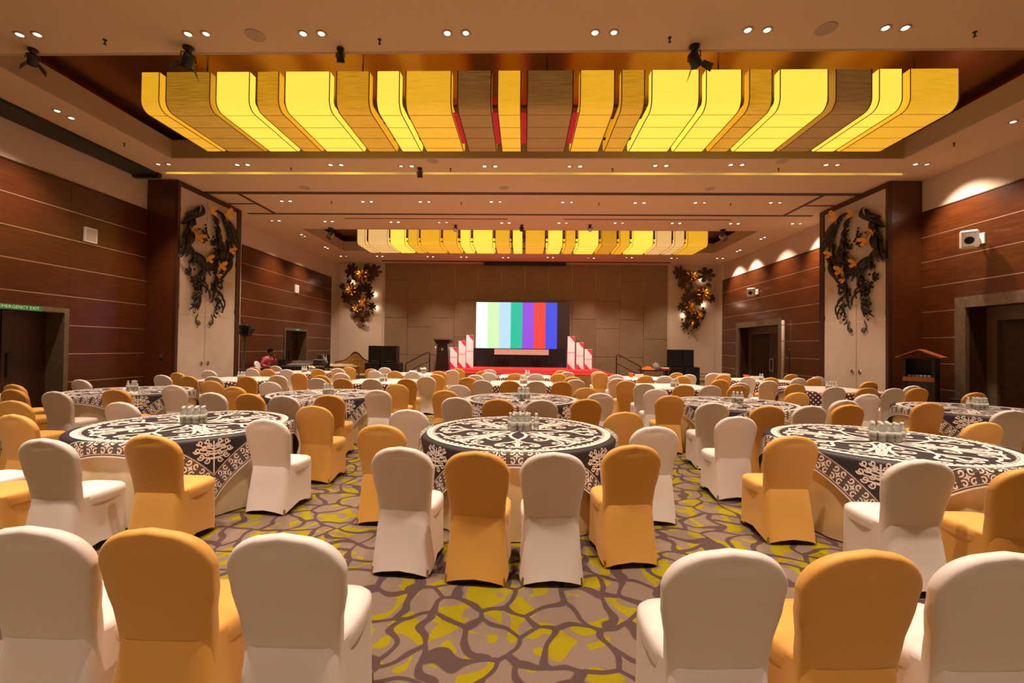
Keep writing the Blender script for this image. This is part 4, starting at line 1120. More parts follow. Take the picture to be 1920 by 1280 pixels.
cab(-5.78, -5.24, 0.99, 1.69, 18.05, 18.55, 'upright black loudspeaker on bass cabinet nearer the left handrail', False)
cab(5.84, 6.44, 0.0, 0.98, 18.0, 18.7, 'draped black bass cabinet right of stage, left of its pair', True)
cab(6.46, 7.08, 0.0, 0.98, 18.0, 18.7, 'draped black bass cabinet right of stage, right of its pair', True)
cab(5.93, 6.39, 0.98, 1.68, 18.05, 18.55, 'draped upright loudspeaker right of stage, left of its pair', True)
cab(6.41, 6.86, 0.98, 1.68, 18.05, 18.55, 'draped upright loudspeaker right of stage, right of its pair', True)

# ================================================================== SOFA AND CONSOLE
so = thing('tufted_sofa', 'gold tufted sofa with dark carved crest by the far left corner', 'sofa', (-7.5, 19.5, 0))
def crest_z(x):
    return 0.92 + 0.10 * max(0, 1 - abs(x) / 0.95) + 0.33 * math.exp(-(x / 0.33) ** 2)
xs = [-0.92 + 1.84 * k / 32 for k in range(33)]
poly = [(x, crest_z(x)) for x in xs]
MB().prism([(-0.92, 0.4)] + poly[::1] + [(0.92, 0.4)], lambda a, b, d: (a, d, b), 0.0, 0.12).build('backrest', 'sofa_gold', so)
tf = MB()
for i in range(-7, 8):
    for j in range(5):
        x = i * 0.115 + (0.057 if j % 2 else 0); z = 0.58 + j * 0.115
        if abs(x) < 0.85 and z < crest_z(x) - 0.06: tf.sphere((x, 0.0, z), 0.055, 8, 5, (1, 0.5, 1))
tf.build('tufting', 'sofa_gold', so, True)
MB().tube([(x, 0.05, crest_z(x) + 0.02) for x in xs], [0.035 + 0.03 * math.exp(-(x / 0.15) ** 2) for x in xs], 8).build('carved_crest', 'sofa_wood', so, True)
MB().cbox(-0.92, 0.92, -0.62, 0.02, 0.28, 0.46, 0.05).build('seat', 'sofa_gold', so)
for s in (-1, 1):
    MB().cbox(s * 0.92 - 0.07, s * 0.92 + 0.07, -0.62, 0.1, 0.28, 0.66, 0.03).build('arm', 'sofa_gold', so)
    MB().tube([(s * 0.92, -0.66, 0.64), (s * 0.92, -0.4, 0.69), (s * 0.92, 0.08, 0.80)], 0.04, 8).build('arm_rail', 'sofa_wood', so, True)
    for y in (-0.55, 0.05): MB().tube([(s * 0.88, y, 0), (s * 0.86, y, 0.14), (s * 0.88, y, 0.28)], [0.025, 0.03, 0.045], 8).build('leg', 'sofa_wood', so, True)
cs = thing('console_table', 'cream console table with square legs before the tufted sofa', 'table', (-7.7, 18.45, 0))
MB().cbox(-0.78, 0.78, -0.22, 0.22, 0.78, 0.83, 0.01).build('tabletop', 'cream_wood', cs)
MB().box(-0.72, 0.72, -0.18, 0.18, 0.70, 0.78).build('apron', 'cream_wood', cs)
for s in (-1, 1):
    for y in (-0.17, 0.17): MB().cbox(s * 0.7 - 0.03, s * 0.7 + 0.03, y - 0.03, y + 0.03, 0, 0.70, 0.005).build('leg', 'cream_wood', cs)
MB().box(-0.7, 0.7, -0.02, 0.02, 0.14, 0.19).build('stretcher', 'cream_wood', cs)
fd = thing('folded_cloth', 'crumpled gold cloth heaped on the cream console table', 'cloth', (-7.75, 18.45, 0.83))
rf = random.Random(2); hp = MB()
nx, ny = 16, 6
vs = [(-0.62 + 1.24 * i / nx, -0.17 + 0.34 * j / ny, 0.001 if i in (0, nx) or j in (0, ny) else 0.02 + 0.07 * rf.random()) for i in range(nx + 1) for j in range(ny + 1)]
hp.add(vs, [(i * (ny + 1) + j, (i + 1) * (ny + 1) + j, (i + 1) * (ny + 1) + j + 1, i * (ny + 1) + j + 1) for i in range(nx) for j in range(ny)]).build('cloth', 'sofa_gold', fd, True)

# ================================================================== SOUND DESK AND OPERATOR
rs = thing('riser', 'low black platform under the sound desk', 'platform', (-8.75, 16.75, 0))
MB().cbox(-1.28, 1.35, -0.95, 0.55, 0.0, 0.12, 0.008).build('deck', 'stage_deck', rs)
dk = thing('sound_desk', 'black draped sound desk against the far left wall', 'desk', (-8.45, 16.75, 0.12))
MB().cbox(-1.15, 1.0, -0.36, 0.36, 0.70, 0.75, 0.006).build('desk_top', 'black_metal', dk)
vs = []
for k in range(61):
    x = -1.13 + 2.12 * k / 60; y = -0.345 + 0.012 * math.sin(k * 1.3); vs += [(x, y, 0.01), (x, y, 0.70)]
MB().add(vs, [(2 * k, 2 * k + 2, 2 * k + 3, 2 * k + 1) for k in range(60)]).build('drape', 'lectern_wood', dk, True)
for x in (-1.05, 0.9):
    for y in (-0.28, 0.28): MB().tube([(x, y, 0), (x, y, 0.70)], 0.02, 8).build('leg', 'grey_metal', dk)
lt = thing('laptop', 'open black laptop on the sound desk before the operator', 'laptop', (-9.22, 16.8, 0.87), 1.2)
MB().cbox(-0.17, 0.17, -0.12, 0.12, 0, 0.018, 0.003).build('base', 'black_metal', lt)
MB().cbox(-0.17, 0.17, 0.12, 0.132, 0.015, 0.25, 0.003).build('lid', 'black_metal', lt)
mx = thing('mixing_console', 'grey mixing console with sloped meter bridge on the sound desk', 'mixer', (-8.55, 16.75, 0.87))
MB().add([(-0.42, -0.26, 0), (0.42, -0.26, 0), (0.42, 0.26, 0), (-0.42, 0.26, 0), (-0.42, -0.26, 0.05), (0.42, -0.26, 0.05), (0.42, 0.26, 0.14), (-0.42, 0.26, 0.14)], [(3, 2, 1, 0), (4, 5, 6, 7), (0, 1, 5, 4), (1, 2, 6, 5), (2, 3, 7, 6), (3, 0, 4, 7)]).build('surface', 'grey_metal', mx)
MB().cbox(-0.44, 0.44, 0.2, 0.27, 0.13, 0.2, 0.006).build('meter_bridge', 'steel', mx)
fb = MB()
for i in range(16):
    x = -0.38 + i * 0.05
    fb.box(x - 0.008, x + 0.008, -0.2 + 0.004 * (i % 5), -0.17 + 0.004 * (i % 5), 0.055, 0.085)
fb.build('faders', 'white_plastic', mx)
rk = thing('equipment_rack', 'black flight case rack with steel edges on the sound desk', 'rack', (-7.72, 16.75, 0.87))
MB().cbox(-0.24, 0.20, -0.22, 0.25, 0, 0.28, 0.01).build('case', 'black_metal', rk)
MB().cbox(-0.10, 0.22, -0.18, 0.22, 0.28, 0.46, 0.01).build('amplifier', 'black_metal', rk)
for z in (0.02, 0.26): MB().box(-0.245, 0.205, -0.228, -0.218, z - 0.012, z + 0.012).build('steel_edge', 'steel', rk)
rc = random.Random(8)
cbm = MB()
for k in range(7):
    x = 0.05 + 0.03 * k
    cbm.tube([(x, -0.15, 0.45), (x + 0.05 + 0.02 * rc.random(), -0.2, 0.50 - 0.06 * k), (x + 0.10, -0.24, 0.2), (x + 0.06, -0.26, 0.02)], 0.008, 5)
cbm.build('cable_loops', 'grey_metal', rk, True)

place_chair('w', -9.90, 16.12, 78, 'white stretch-covered chair under the seated person in pink', 'covered banquet chairs', False, 0.12)
def skinned(name, V, E_, rad, material, parent, sub=2):
    me = bpy.data.meshes.new(name); me.from_pydata(V, E_, []); me.update()
    o = bpy.data.objects.new(name, me); COL.objects.link(o)
    m = o.modifiers.new('skin', 'SKIN')
    for k, r in enumerate(rad):
        me.skin_vertices[0].data[k].radius = (r, r) if not isinstance(r, tuple) else r
    me.skin_vertices[0].data[0].use_root = True
    s = o.modifiers.new('sub', 'SUBSURF'); s.levels = sub; s.render_levels = sub
    dg = bpy.context.evaluated_depsgraph_get(); dg.update()
    me2 = bpy.data.meshes.new_from_object(o.evaluated_get(dg))
    bpy.data.objects.remove(o, do_unlink=True)
    me2.materials.clear(); me2.materials.append(M(material))
    me2.polygons.foreach_set('use_smooth', [True] * len(me2.polygons))
    return obj(name, me2, parent)
pr = thing('person', 'person in pink shirt seated at the sound desk, hand to chin', 'person', (-9.58, 16.18, 0.12), math.radians(12))
# faces +x; z from the riser
V = [(0.0, 0, 0.56), (0.01, 0, 0.70), (0.04, 0, 0.86), (0.08, 0, 1.00), (0.11, 0, 1.08), (0.15, 0, 1.15), (0.18, 0, 1.22), (0.195, 0, 1.29), (0.19, 0, 1.345),   # 0..8 spine, neck, head
     (0.09, -0.17, 1.05), (-0.06, -0.25, 0.83), (0.16, -0.22, 0.74), (0.22, -0.21, 0.745),           # 9..12 near arm
     (0.09, 0.17, 1.05), (0.28, 0.20, 0.86), (0.27, 0.09, 1.08), (0.265, 0.07, 1.13),                # 13..16 far arm
     (0.02, -0.10, 0.53), (0.42, -0.13, 0.52), (0.44, -0.13, 0.10), (0.56, -0.13, 0.05),             # 17..20
     (0.02, 0.10, 0.53), (0.42, 0.13, 0.52), (0.44, 0.13, 0.10), (0.56, 0.13, 0.05),                 # 21..24
     (0.285, 0, 1.27)]                                                                               # 25 nose
E_ = [(0, 1), (1, 2), (2, 3), (3, 4), (4, 5), (5, 6), (6, 7), (7, 8), (4, 9), (9, 10), (10, 11), (11, 12), (4, 13), (13, 14), (14, 15), (15, 16), (0, 17), (17, 18), (18, 19), (19, 20), (0, 21), (21, 22), (22, 23), (23, 24), (7, 25)]
rad = [0.14, 0.13, 0.13, 0.13, 0.10, 0.055, 0.075, 0.092, 0.075, 0.06, 0.045, 0.034, 0.035, 0.06, 0.045, 0.034, 0.035, 0.085, 0.065, 0.045, 0.035, 0.085, 0.065, 0.045, 0.035, 0.014]
for root, dirv, side in ((12, Vector((1, 0.1, -0.1)), Vector((0, 1, 0))), (16, Vector((-0.3, -0.15, 0.9)), Vector((0.6, 0.6, 0)))):
    for f_ in range(5):
        b = Vector(V[root]) + side * (0.018 * (f_ - 2)); d = dirv.normalized()
        if f_ == 4: d = (d + side).normalized()
        L_ = (0.05, 0.058, 0.062, 0.056, 0.04)[f_]
        k = len(V); V += [tuple(b + d * L_), tuple(b + d * L_ * 1.6 + Vector((0, 0, -0.015)))]
        E_ += [(root, k), (k, k + 1)]; rad += [0.009, 0.008]
skinned('body', V, E_, rad, 'skin', pr, 2)
V2 = [(0.0, 0, 0.54), (0.01, 0, 0.70), (0.04, 0, 0.86), (0.08, 0, 1.00), (0.11, 0, 1.075), (0.13, 0, 1.115), (0.09, -0.17, 1.05), (-0.06, -0.25, 0.83), (0.12, -0.225, 0.755), (0.09, 0.17, 1.05), (0.28, 0.20, 0.86), (0.272, 0.11, 1.05)]
skinned('shirt', V2, [(0, 1), (1, 2), (2, 3), (3, 4), (4, 5), (4, 6), (6, 7), (7, 8), (4, 9), (9, 10), (10, 11)], [0.165, 0.155, 0.16, 0.16, 0.115, 0.07, 0.085, 0.066, 0.052, 0.085, 0.066, 0.05], 'pink_shirt', pr, 2)
V3 = [(0.0, 0, 0.53), (0.02, -0.10, 0.53), (0.42, -0.13, 0.52), (0.44, -0.13, 0.12), (0.02, 0.10, 0.53), (0.42, 0.13, 0.52), (0.44, 0.13, 0.12)]
skinned('trousers', V3, [(0, 1), (1, 2), (2, 3), (0, 4), (4, 5), (5, 6)], [0.16, 0.10, 0.08, 0.06, 0.10, 0.08, 0.06], 'dark_trousers', pr, 1)
MB().sphere((0.165, 0, 1.335), 0.105, 14, 10, (1.02, 0.92, 0.82)).build('hair', 'hair', pr, True)
for s in (-1, 1):
    MB().sphere((0.272, s * 0.035, 1.305), 0.011, 8, 6).build('eye', 'white_plastic', pr, True)
    MB().sphere((0.18, s * 0.088, 1.285), 0.026, 8, 6, (0.8, 0.4, 1.2)).build('ear', 'skin', pr, True)
MB().sphere((0.272, 0, 1.225), 0.02, 8, 5, (0.6, 1.2, 0.35)).build('mouth', 'dark_trousers', pr, True)

ls = thing('stage_light_stand', 'black tripod stand with clustered lamps beside the left pier', 'stage light', (-9.36, 14.62, 0))
MB().tube([(0, 0, 0.12), (0, 0, 2.15)], 0.022, 8).build('pole', 'black_metal', ls)
for k in range(3):
    a = k * 2 * PI / 3 + 0.5; MB().tube([(0, 0, 0.55), (0.42 * math.cos(a), 0.42 * math.sin(a), 0.01)], 0.014, 6).build('leg', 'black_metal', ls)
MB().tube([(-0.2, 0, 2.12), (0.2, 0, 2.12)], 0.02, 6).build('crossbar', 'black_metal', ls)
for k, (x, z, pn) in enumerate(((-0.16, 2.24, 0.9), (0.03, 2.22, 0.3), (0.20, 2.19, -0.2), (-0.07, 2.05, 0.6), (0.13, 2.03, 0.0))):
    R_ = Matrix.Translation((x, -0.03, z)) @ Matrix.Rotation(pn, 4, 'Z') @ Matrix.Rotation(1.45, 4, 'X')
    h = MB().lathe([(0.05, -0.13), (0.085, -0.09), (0.09, 0.07), (0.10, 0.10), (0.085, 0.10)], 14).xform(R_).build('lamp_head', 'black_metal', ls, True)
    MB().lathe([(0.082, 0.088), (0.082, 0.094)], 14).xform(R_).build('lens', 'steel' if k == 2 else 'grey_metal', h)
    for sx in (-1, 1):
        MB().box(sx * 0.10 - 0.004, sx * 0.10 + 0.004, -0.08, 0.08, 0.09, 0.19).xform(R_).build('barn_door', 'black_metal', h)
cbm = MB()
for k in range(4):
    x = -0.03 + 0.02 * k
    cbm.tube([(x, -0.05, 2.05), (x - 0.06 + 0.03 * k, -0.06, 1.5), (x - 0.02, -0.05, 0.9), (x + 0.03 * k, -0.08, 0.1)], 0.008, 5)
cbm.build('cable_loops', 'bucket_grey', ls, True)

# ================================================================== WALL FITTINGS
def wall_speaker(s, y, z, label, k=1.0):
    t = thing('wall_speaker', label, 'loudspeaker', (s * 10.05, y, z), 0, 'white wall speakers')
    MB().cbox(-s * 0.0 - 0.02, 0.02, -0.12 * k, 0.12 * k, -0.1 * k, 0.14 * k, 0.004).build('wall_plate', 'white_plastic', t)
    MB().tube([(0, 0, 0.05), (-s * 0.22 * k, -0.05 * k, 0.02)], 0.025, 8).build('bracket', 'white_plastic', t)
    R_ = Matrix.Translation((-s * 0.32 * k, -0.10 * k, -0.02)) @ Matrix.Rotation(-s * 0.75, 4, 'Z') @ Matrix.Rotation(0.12, 4, 'X')
    b = MB().cbox(-0.15 * k, 0.15 * k, -0.12 * k, 0.14 * k, -0.20 * k, 0.20 * k, 0.03 * k).xform(R_).build('cabinet', 'white_plastic', t)
    MB().cbox(-0.10 * k, 0.10 * k, -0.128 * k, -0.115 * k, -0.14 * k, 0.15 * k, 0.02 * k).xform(R_).build('grille', 'white_board', b)
    MB().lathe([(0.075 * k, -0.138 * k), (0.08 * k, -0.128 * k), (0.03 * k, -0.120 * k)], 18, (0, 0, -0.02 * k), 'y').xform(R_).build('cone', 'black_cloth', b, True)
wall_speaker(1, 10.04, 4.19, 'white box speaker high on near right wall', 1.0)
wall_speaker(1, 19.39, 4.2, 'white box speaker high on far right wall above doorway', 0.95)
def wall_box(y, z, label, hw, hz):
    t = thing('wall_panel_box', label, 'wall box', (-10.06, y, z), 0, 'white wall boxes')
    MB().cbox(0, 0.05, -hw, hw, -hz, hz, 0.006).build('case', 'white_plastic', t)
    MB().box(0.05, 0.053, -hw * 0.8, hw * 0.8, -hz * 0.75, hz * 0.75).build('grille', 'trim_ring', t)
wall_box(9.92, 4.15, 'flat white box high on the near left wall', 0.15, 0.17)
wall_box(19.2, 4.15, 'small flat white box high on the far left wall', 0.16, 0.17)
sw = tag(MB().cbox(-9.64, -9.56, 11.463, 11.475, 1.28, 1.40, 0.003).build('wall_switch', 'track_brown'), 'small grey switch plate on front of the left pier', 'switch')
pl = thing('metal_pole', 'tall pale metal pole beside the far right doorway', 'pole', (9.93, 17.25, 0))
MB().lathe([(0.055, 0), (0.055, 2.83), (0.03, 2.86)], 14).build('shaft', 'board_seam', pl, True)
for z in (0.8, 1.44, 2.06, 2.68): MB().lathe([(0.058, z - 0.012), (0.058, z + 0.012)], 14).build('band', 'steel', pl, True)
MB().lathe([(0.12, 0), (0.12, 0.02), (0.06, 0.03)], 14).build('foot', 'grey_metal', pl, True)
st = thing('thin_stand', 'thin dark stand against the far right wall', 'stand', (9.88, 16.75, 0))
MB().tube([(0, 0, 0.0), (0, 0, 1.72)], 0.018, 8).build('rod', 'black_metal', st); MB().lathe([(0.13, 0), (0.13, 0.015), (0.02, 0.03)], 14).build('base', 'black_metal', st)
MB().sphere((0, 0, 1.74), 0.03, 8, 6).build('knob', 'steel', st)
gr = thing('guard_rail', 'low thin metal rail at the far right corner', 'rail', (8.55, 21.6, 0))
for x in (-0.35, 0.3): MB().tube([(x, 0, 0), (x, 0, 0.55)], 0.018, 6).build('post', 'rail_brown', gr)
for z in (0.2, 0.38, 0.53): MB().tube([(-0.5, 0, z), (0.5, 0, z)], 0.012, 6).build('bar', 'rail_brown', gr)
ot = thing('bench', 'cream padded bench against the far right corner wall', 'bench', (9.65, 21.75, 0))
MB().cbox(-0.28, 0.28, -0.3, 0.3, 0.40, 0.55, 0.05).build('cushion', 'cream_cloth', ot)
for x in (-0.22, 0.22):
    for y in (-0.24, 0.24): MB().tube([(x, y, 0), (x, y, 0.40)], 0.025, 8).build('leg', 'cream_wood', ot)

# ================================================================== BUFFET TABLE, KIOSK
bt = thing('buffet_table', 'dark side table with orange cloth beside the right handrail', 'table', (5.05, 17.55, 0))
MB().cbox(-0.48, 0.62, -0.3, 0.3, 0.84, 0.89, 0.01).build('tabletop', 'rail_brown', bt)
for x in (-0.42, 0.56):
    for y in (-0.24, 0.24): MB().tube([(x, y, 0), (x, y, 0.84)], 0.022, 8).build('leg', 'grey_metal', bt)
MB().box(-0.42, 0.56, -0.02, 0.02, 0.3, 0.34).build('stretcher', 'grey_metal', bt)
oc = thing('orange_napkins', 'heap of orange cloth on the dark side table', 'cloth', (4.84, 17.46, 0.89))
rg = random.Random(4); n = 10
vs = []
for i in range(n + 1):
    for j in range(n + 1):
        x = -0.26 + 0.52 * i / n; y = -0.2 + 0.4 * j / n; r = math.hypot(x / .26, y / .2)
        vs.append((x, y, 0.002 + max(0, 0.13 * (1 - r) + 0.03 * rg.random() * (r < 1))))
MB().add(vs, [(i * (n + 1) + j, (i + 1) * (n + 1) + j, (i + 1) * (n + 1) + j + 1, i * (n + 1) + j + 1) for i in range(n) for j in range(n)]).build('cloth', 'orange_cloth', oc, True)
cl = thing('cloche', 'clear domed cover behind the orange cloth', 'dish cover', (5.22, 17.69, 0.89))
MB().lathe([(0.15, 0), (0.15, 0.12), (0.125, 0.20), (0.07, 0.26), (0.01, 0.275)], 18).build('dome', 'bottle_plastic', cl, True)
MB().sphere((0, 0, 0.295), 0.022, 8, 6).build('knob', 'steel', cl, True)
rx = thing('tray', 'red edged tray at right end of dark side table', 'tray', (5.50, 17.44, 0.89))
MB().cbox(-0.15, 0.15, -0.18, 0.18, 0, 0.05, 0.008).build('base', 'red_print', rx); MB().cbox(-0.13, 0.13, -0.16, 0.16, 0.05, 0.085, 0.01).build('napkins', 'white_board', rx)
# centre pieces on the back row tables
def bouquet(x, y, label):
    t = thing('flower_bowl', label, 'flowers', (x, y, ZT + 0.0135), 0, 'small white bouquets on back row tables')
    MB().lathe([(0.05, 0), (0.075, 0.02), (0.09, 0.07), (0.085, 0.075)], 14).build('bowl', 'white_plastic', t, True)
    r = random.Random(int(x * 10)); fl_ = MB(); lv = MB()
    for k in range(14):
        a = r.random() * 2 * PI; d = 0.11 * math.sqrt(r.random())
        fl_.sphere((d * math.cos(a), d * math.sin(a), 0.12 + 0.05 * r.random()), 0.032, 7, 5)
    for k in range(12):
        a = k * PI / 6; lv.add([(0.03 * math.cos(a), 0.03 * math.sin(a), 0.07), (0.13 * math.cos(a + .2), 0.13 * math.sin(a + .2), 0.10), (0.19 * math.cos(a), 0.19 * math.sin(a), 0.09), (0.13 * math.cos(a - .2), 0.13 * math.sin(a - .2), 0.085)], [(0, 1, 2, 3)])
    fl_.build('blossoms', 'flower_petal_white', t, True); lv.build('foliage', 'leaf_green', t)
bouquet(-7.35, 15.15, 'white flower bowl on the back row far left table')
bouquet(-3.4, 14.95, 'white flower bowl on the back row left table')
def carton(x, y, label):
    t = thing('napkin_box', label, 'box', (x, y, ZT + 0.0135), 0.1, 'white boxes on the back row tables')
    MB().cbox(-0.12, 0.12, -0.08, 0.08, 0, 0.09, 0.006).build('carton', 'white_plastic', t); MB().box(-0.05, 0.05, -0.02, 0.02, 0.09, 0.093).build('slot', 'red_print', t)
carton(-3.75, 14.95, 'white box beside flowers on the back row left table')
carton(3.75, 14.5, 'white box on the back row right table'); carton(7.35, 14.3, 'white box on the back row far right table')
def tomato(x, y, label):
    t = thing('orange_napkin_fold', label, 'napkin', (x, y, ZT + 0.0135), 0.4, 'orange napkins on back row tables')
    MB().lathe([(0.05, 0), (0.075, 0.03), (0.06, 0.08), (0.10, 0.13), (0.02, 0.11)], 9).build('folded_cloth', 'orange_cloth', t, True)
tomato(3.48, 14.45, 'orange folded napkin beside box on back row right table'); tomato(7.08, 14.3, 'orange folded napkin beside box on back row far right table')

KA = math.radians(40); KX, KY = 9.30, 10.62
kk = thing('serving_kiosk', 'small roofed wooden water kiosk in front of right pier', 'kiosk', (KX, KY, 0), KA)
MB().cbox(-0.32, 0.32, -0.28, 0.28, 0.0, 0.10, 0.008).build('base', 'lectern_wood', kk)
for x in (-0.29, 0.29):
    for y in (-0.25, 0.25): MB().cbox(x - 0.03, x + 0.03, y - 0.03, y + 0.03, 0.1, 1.56, 0.004).build('post', 'lectern_wood', kk)
MB().box(-0.29, 0.29, 0.25, 0.27, 1.08, 1.54).build('side_board', 'lectern_wood', kk)
MB().box(0.28, 0.30, -0.25, 0.25, 1.08, 1.54).build('back_board', 'lectern_wood', kk)
for s in (-1, 1):
    MB().add([(-0.40, 0, 1.76), (0.38, 0, 1.76), (0.38, s * 0.40, 1.575), (-0.40, s * 0.40, 1.575), (-0.40, 0, 1.735), (0.38, 0, 1.735), (0.38, s * 0.40, 1.55), (-0.40, s * 0.40, 1.55)], [(0, 1, 2, 3), (7, 6, 5, 4), (0, 4, 5, 1), (1, 5, 6, 2), (2, 6, 7, 3), (3, 7, 4, 0)]).build('roof_board', 'orange_wood', kk)
MB().cbox(-0.34, 0.29, -0.27, 0.27, 1.04, 1.08, 0.005).build('shelf', 'lectern_wood', kk)
MB().box(-0.352, -0.34, -0.27, 0.27, 1.02, 1.12).build('shelf_front', 'orange_wood', kk)
MB().cbox(-0.29, 0.29, -0.25, 0.25, 0.1, 1.03, 0.005).build('cupboard', 'lectern_wood', kk)
gl_me = MB().lathe([(0.020, 0), (0.028, 0.004), (0.031, 0.085), (0.029, 0.085), (0.026, 0.01)], 10).mesh('drinking_glass', 'bottle_plastic', True)
ca, sa = math.cos(KA), math.sin(KA)
for i in range(6):
    for j in range(2):
        lx, ly = -0.22 + j * 0.08, -0.17 + i * 0.068
        tag(obj('drinking_glass', gl_me, None, (KX + lx * ca - ly * sa, KY + lx * sa + ly * ca, 1.0805)), 'upturned drinking glass in rows on shelf of the roofed kiosk', 'glass', 'glasses on the kiosk shelf')
bk = thing('waste_bin', 'grey waste bin on floor beside the roofed kiosk', 'bin', (9.72, 10.14, 0))
MB().lathe([(0.11, 0), (0.14, 0.5), (0.15, 0.62), (0.155, 0.64), (0.14, 0.64), (0.13, 0.5)], 16).build('body', 'bucket_grey', bk, True)
MB().lathe([(0.145, 0.60), (0.158, 0.61), (0.158, 0.66), (0.148, 0.66)], 16).build('liner', 'black_void', bk, True)

# ================================================================== WALL SCULPTURES
def leafshape(L_, W_, n=8, e=1.0):
    """pointed leaf outline along +a"""
    up = [(L_ * k / n, W_ * math.sin(PI * (k / n) ** e)) for k in range(n + 1)]
    return up, [(a, -b) for a, b in up[1:-1]][::-1]
def feather_mb(fn, p, ang, L_, W_, bow, lift):
    """curved dish-shaped feather; fn(a,b,d)->xyz with a,b on the wall and d off it"""
    n = 9; vs = []; c0 = Vector(p)
    a = ang; x, y = p
    for k in range(n + 1):
        t = k / n; w = W_ * (math.sin(PI * min(1, t * 0.92 + 0.06)) ** 0.8)
        nx, ny = -math.sin(a), math.cos(a)
        d = 0.02 + lift * math.sin(PI * t)
        for q, dd in ((-1, 0.0), (0, 0.03), (1, 0.0)): vs.append(fn(x + nx * w * q, y + ny * w * q, d + dd))
        for q, dd in ((1, -0.006), (0, 0.020), (-1, -0.006)): vs.append(fn(x + nx * w * q, y + ny * w * q, d + dd))
        x += math.cos(a) * L_ / n; y += math.sin(a) * L_ / n; a += bow / n
    fs = []
    for k in range(n):
        for j in range(6): fs.append((k * 6 + j, k * 6 + (j + 1) % 6, (k + 1) * 6 + (j + 1) % 6, (k + 1) * 6 + j))
    fs += [tuple(range(6)), tuple(n * 6 + j for j in range(5, -1, -1))]
    return MB().add(vs, fs)
def along(path, t):
    seg = [math.hypot(b[0] - a[0], b[1] - a[1]) for a, b in zip(path[:-1], path[1:])]; T = sum(seg) * t
    for (a, b), s in zip(zip(path[:-1], path[1:]), seg):
        if T <= s: return (a[0] + (b[0] - a[0]) * T / s, a[1] + (b[1] - a[1]) * T / s), math.atan2(b[1] - a[1], b[0] - a[0])
        T -= s
    a, b = path[-2:]; return b, math.atan2(b[1] - a[1], b[0] - a[0])
FARW = [(12.9, 5.69), (13.27, 5.44), (13.48, 5.12), (13.51, 4.75), (13.4, 4.35), (13.07, 4.14), (12.63, 4.03)]
NEARW = [(12.27, 5.62), (12.01, 5.28), (11.86, 4.94), (11.76, 4.56), (11.84, 4.25), (12.09, 4.03), (12.54, 3.99)]
MIDF = [(12.77, 5.51), (12.92, 5.19), (13.02, 4.89), (13.07, 4.58), (12.82, 4.24)]
FART = [(12.72, 4.01), (12.97, 3.76), (12.87, 3.43), (12.99, 3.12), (13.04, 2.83), (12.91, 2.54), (12.74, 2.42)]
NEART = [(12.4, 3.92), (12.18, 3.61), (12.35, 3.36), (12.22, 3.07), (12.11, 2.82), (12.18, 2.59), (12.31, 2.43)]
BERRY = [[(13.37, 4.12), (13.12, 3.79), (13.17, 3.57), (12.92, 3.36), (13.01, 3.19)], [(11.96, 4.01), (11.84, 3.65), (12.05, 3.42), (12.13, 3.16), (12.26, 3.55)], [(12.29, 4.97), (12.45, 4.86), (12.31, 4.62), (12.51, 4.74)], [(12.87, 4.79), (12.80, 4.62)], FART[3:6], NEART[3:6], [(12.95, 3.75), (12.85, 3.3)], [(12.3, 3.8), (12.4, 3.3)]]
BFLY = [(13.15, 5.58, 0.20), (12.49, 5.50, 0.16), (12.01, 4.67, 0.17), (11.80, 4.80, 0.11), (13.38, 4.59, 0.15), (12.94, 4.01, 0.17), (12.40, 4.11, 0.15), (12.84, 3.73, 0.10), (13.33, 3.5, 0.08)]
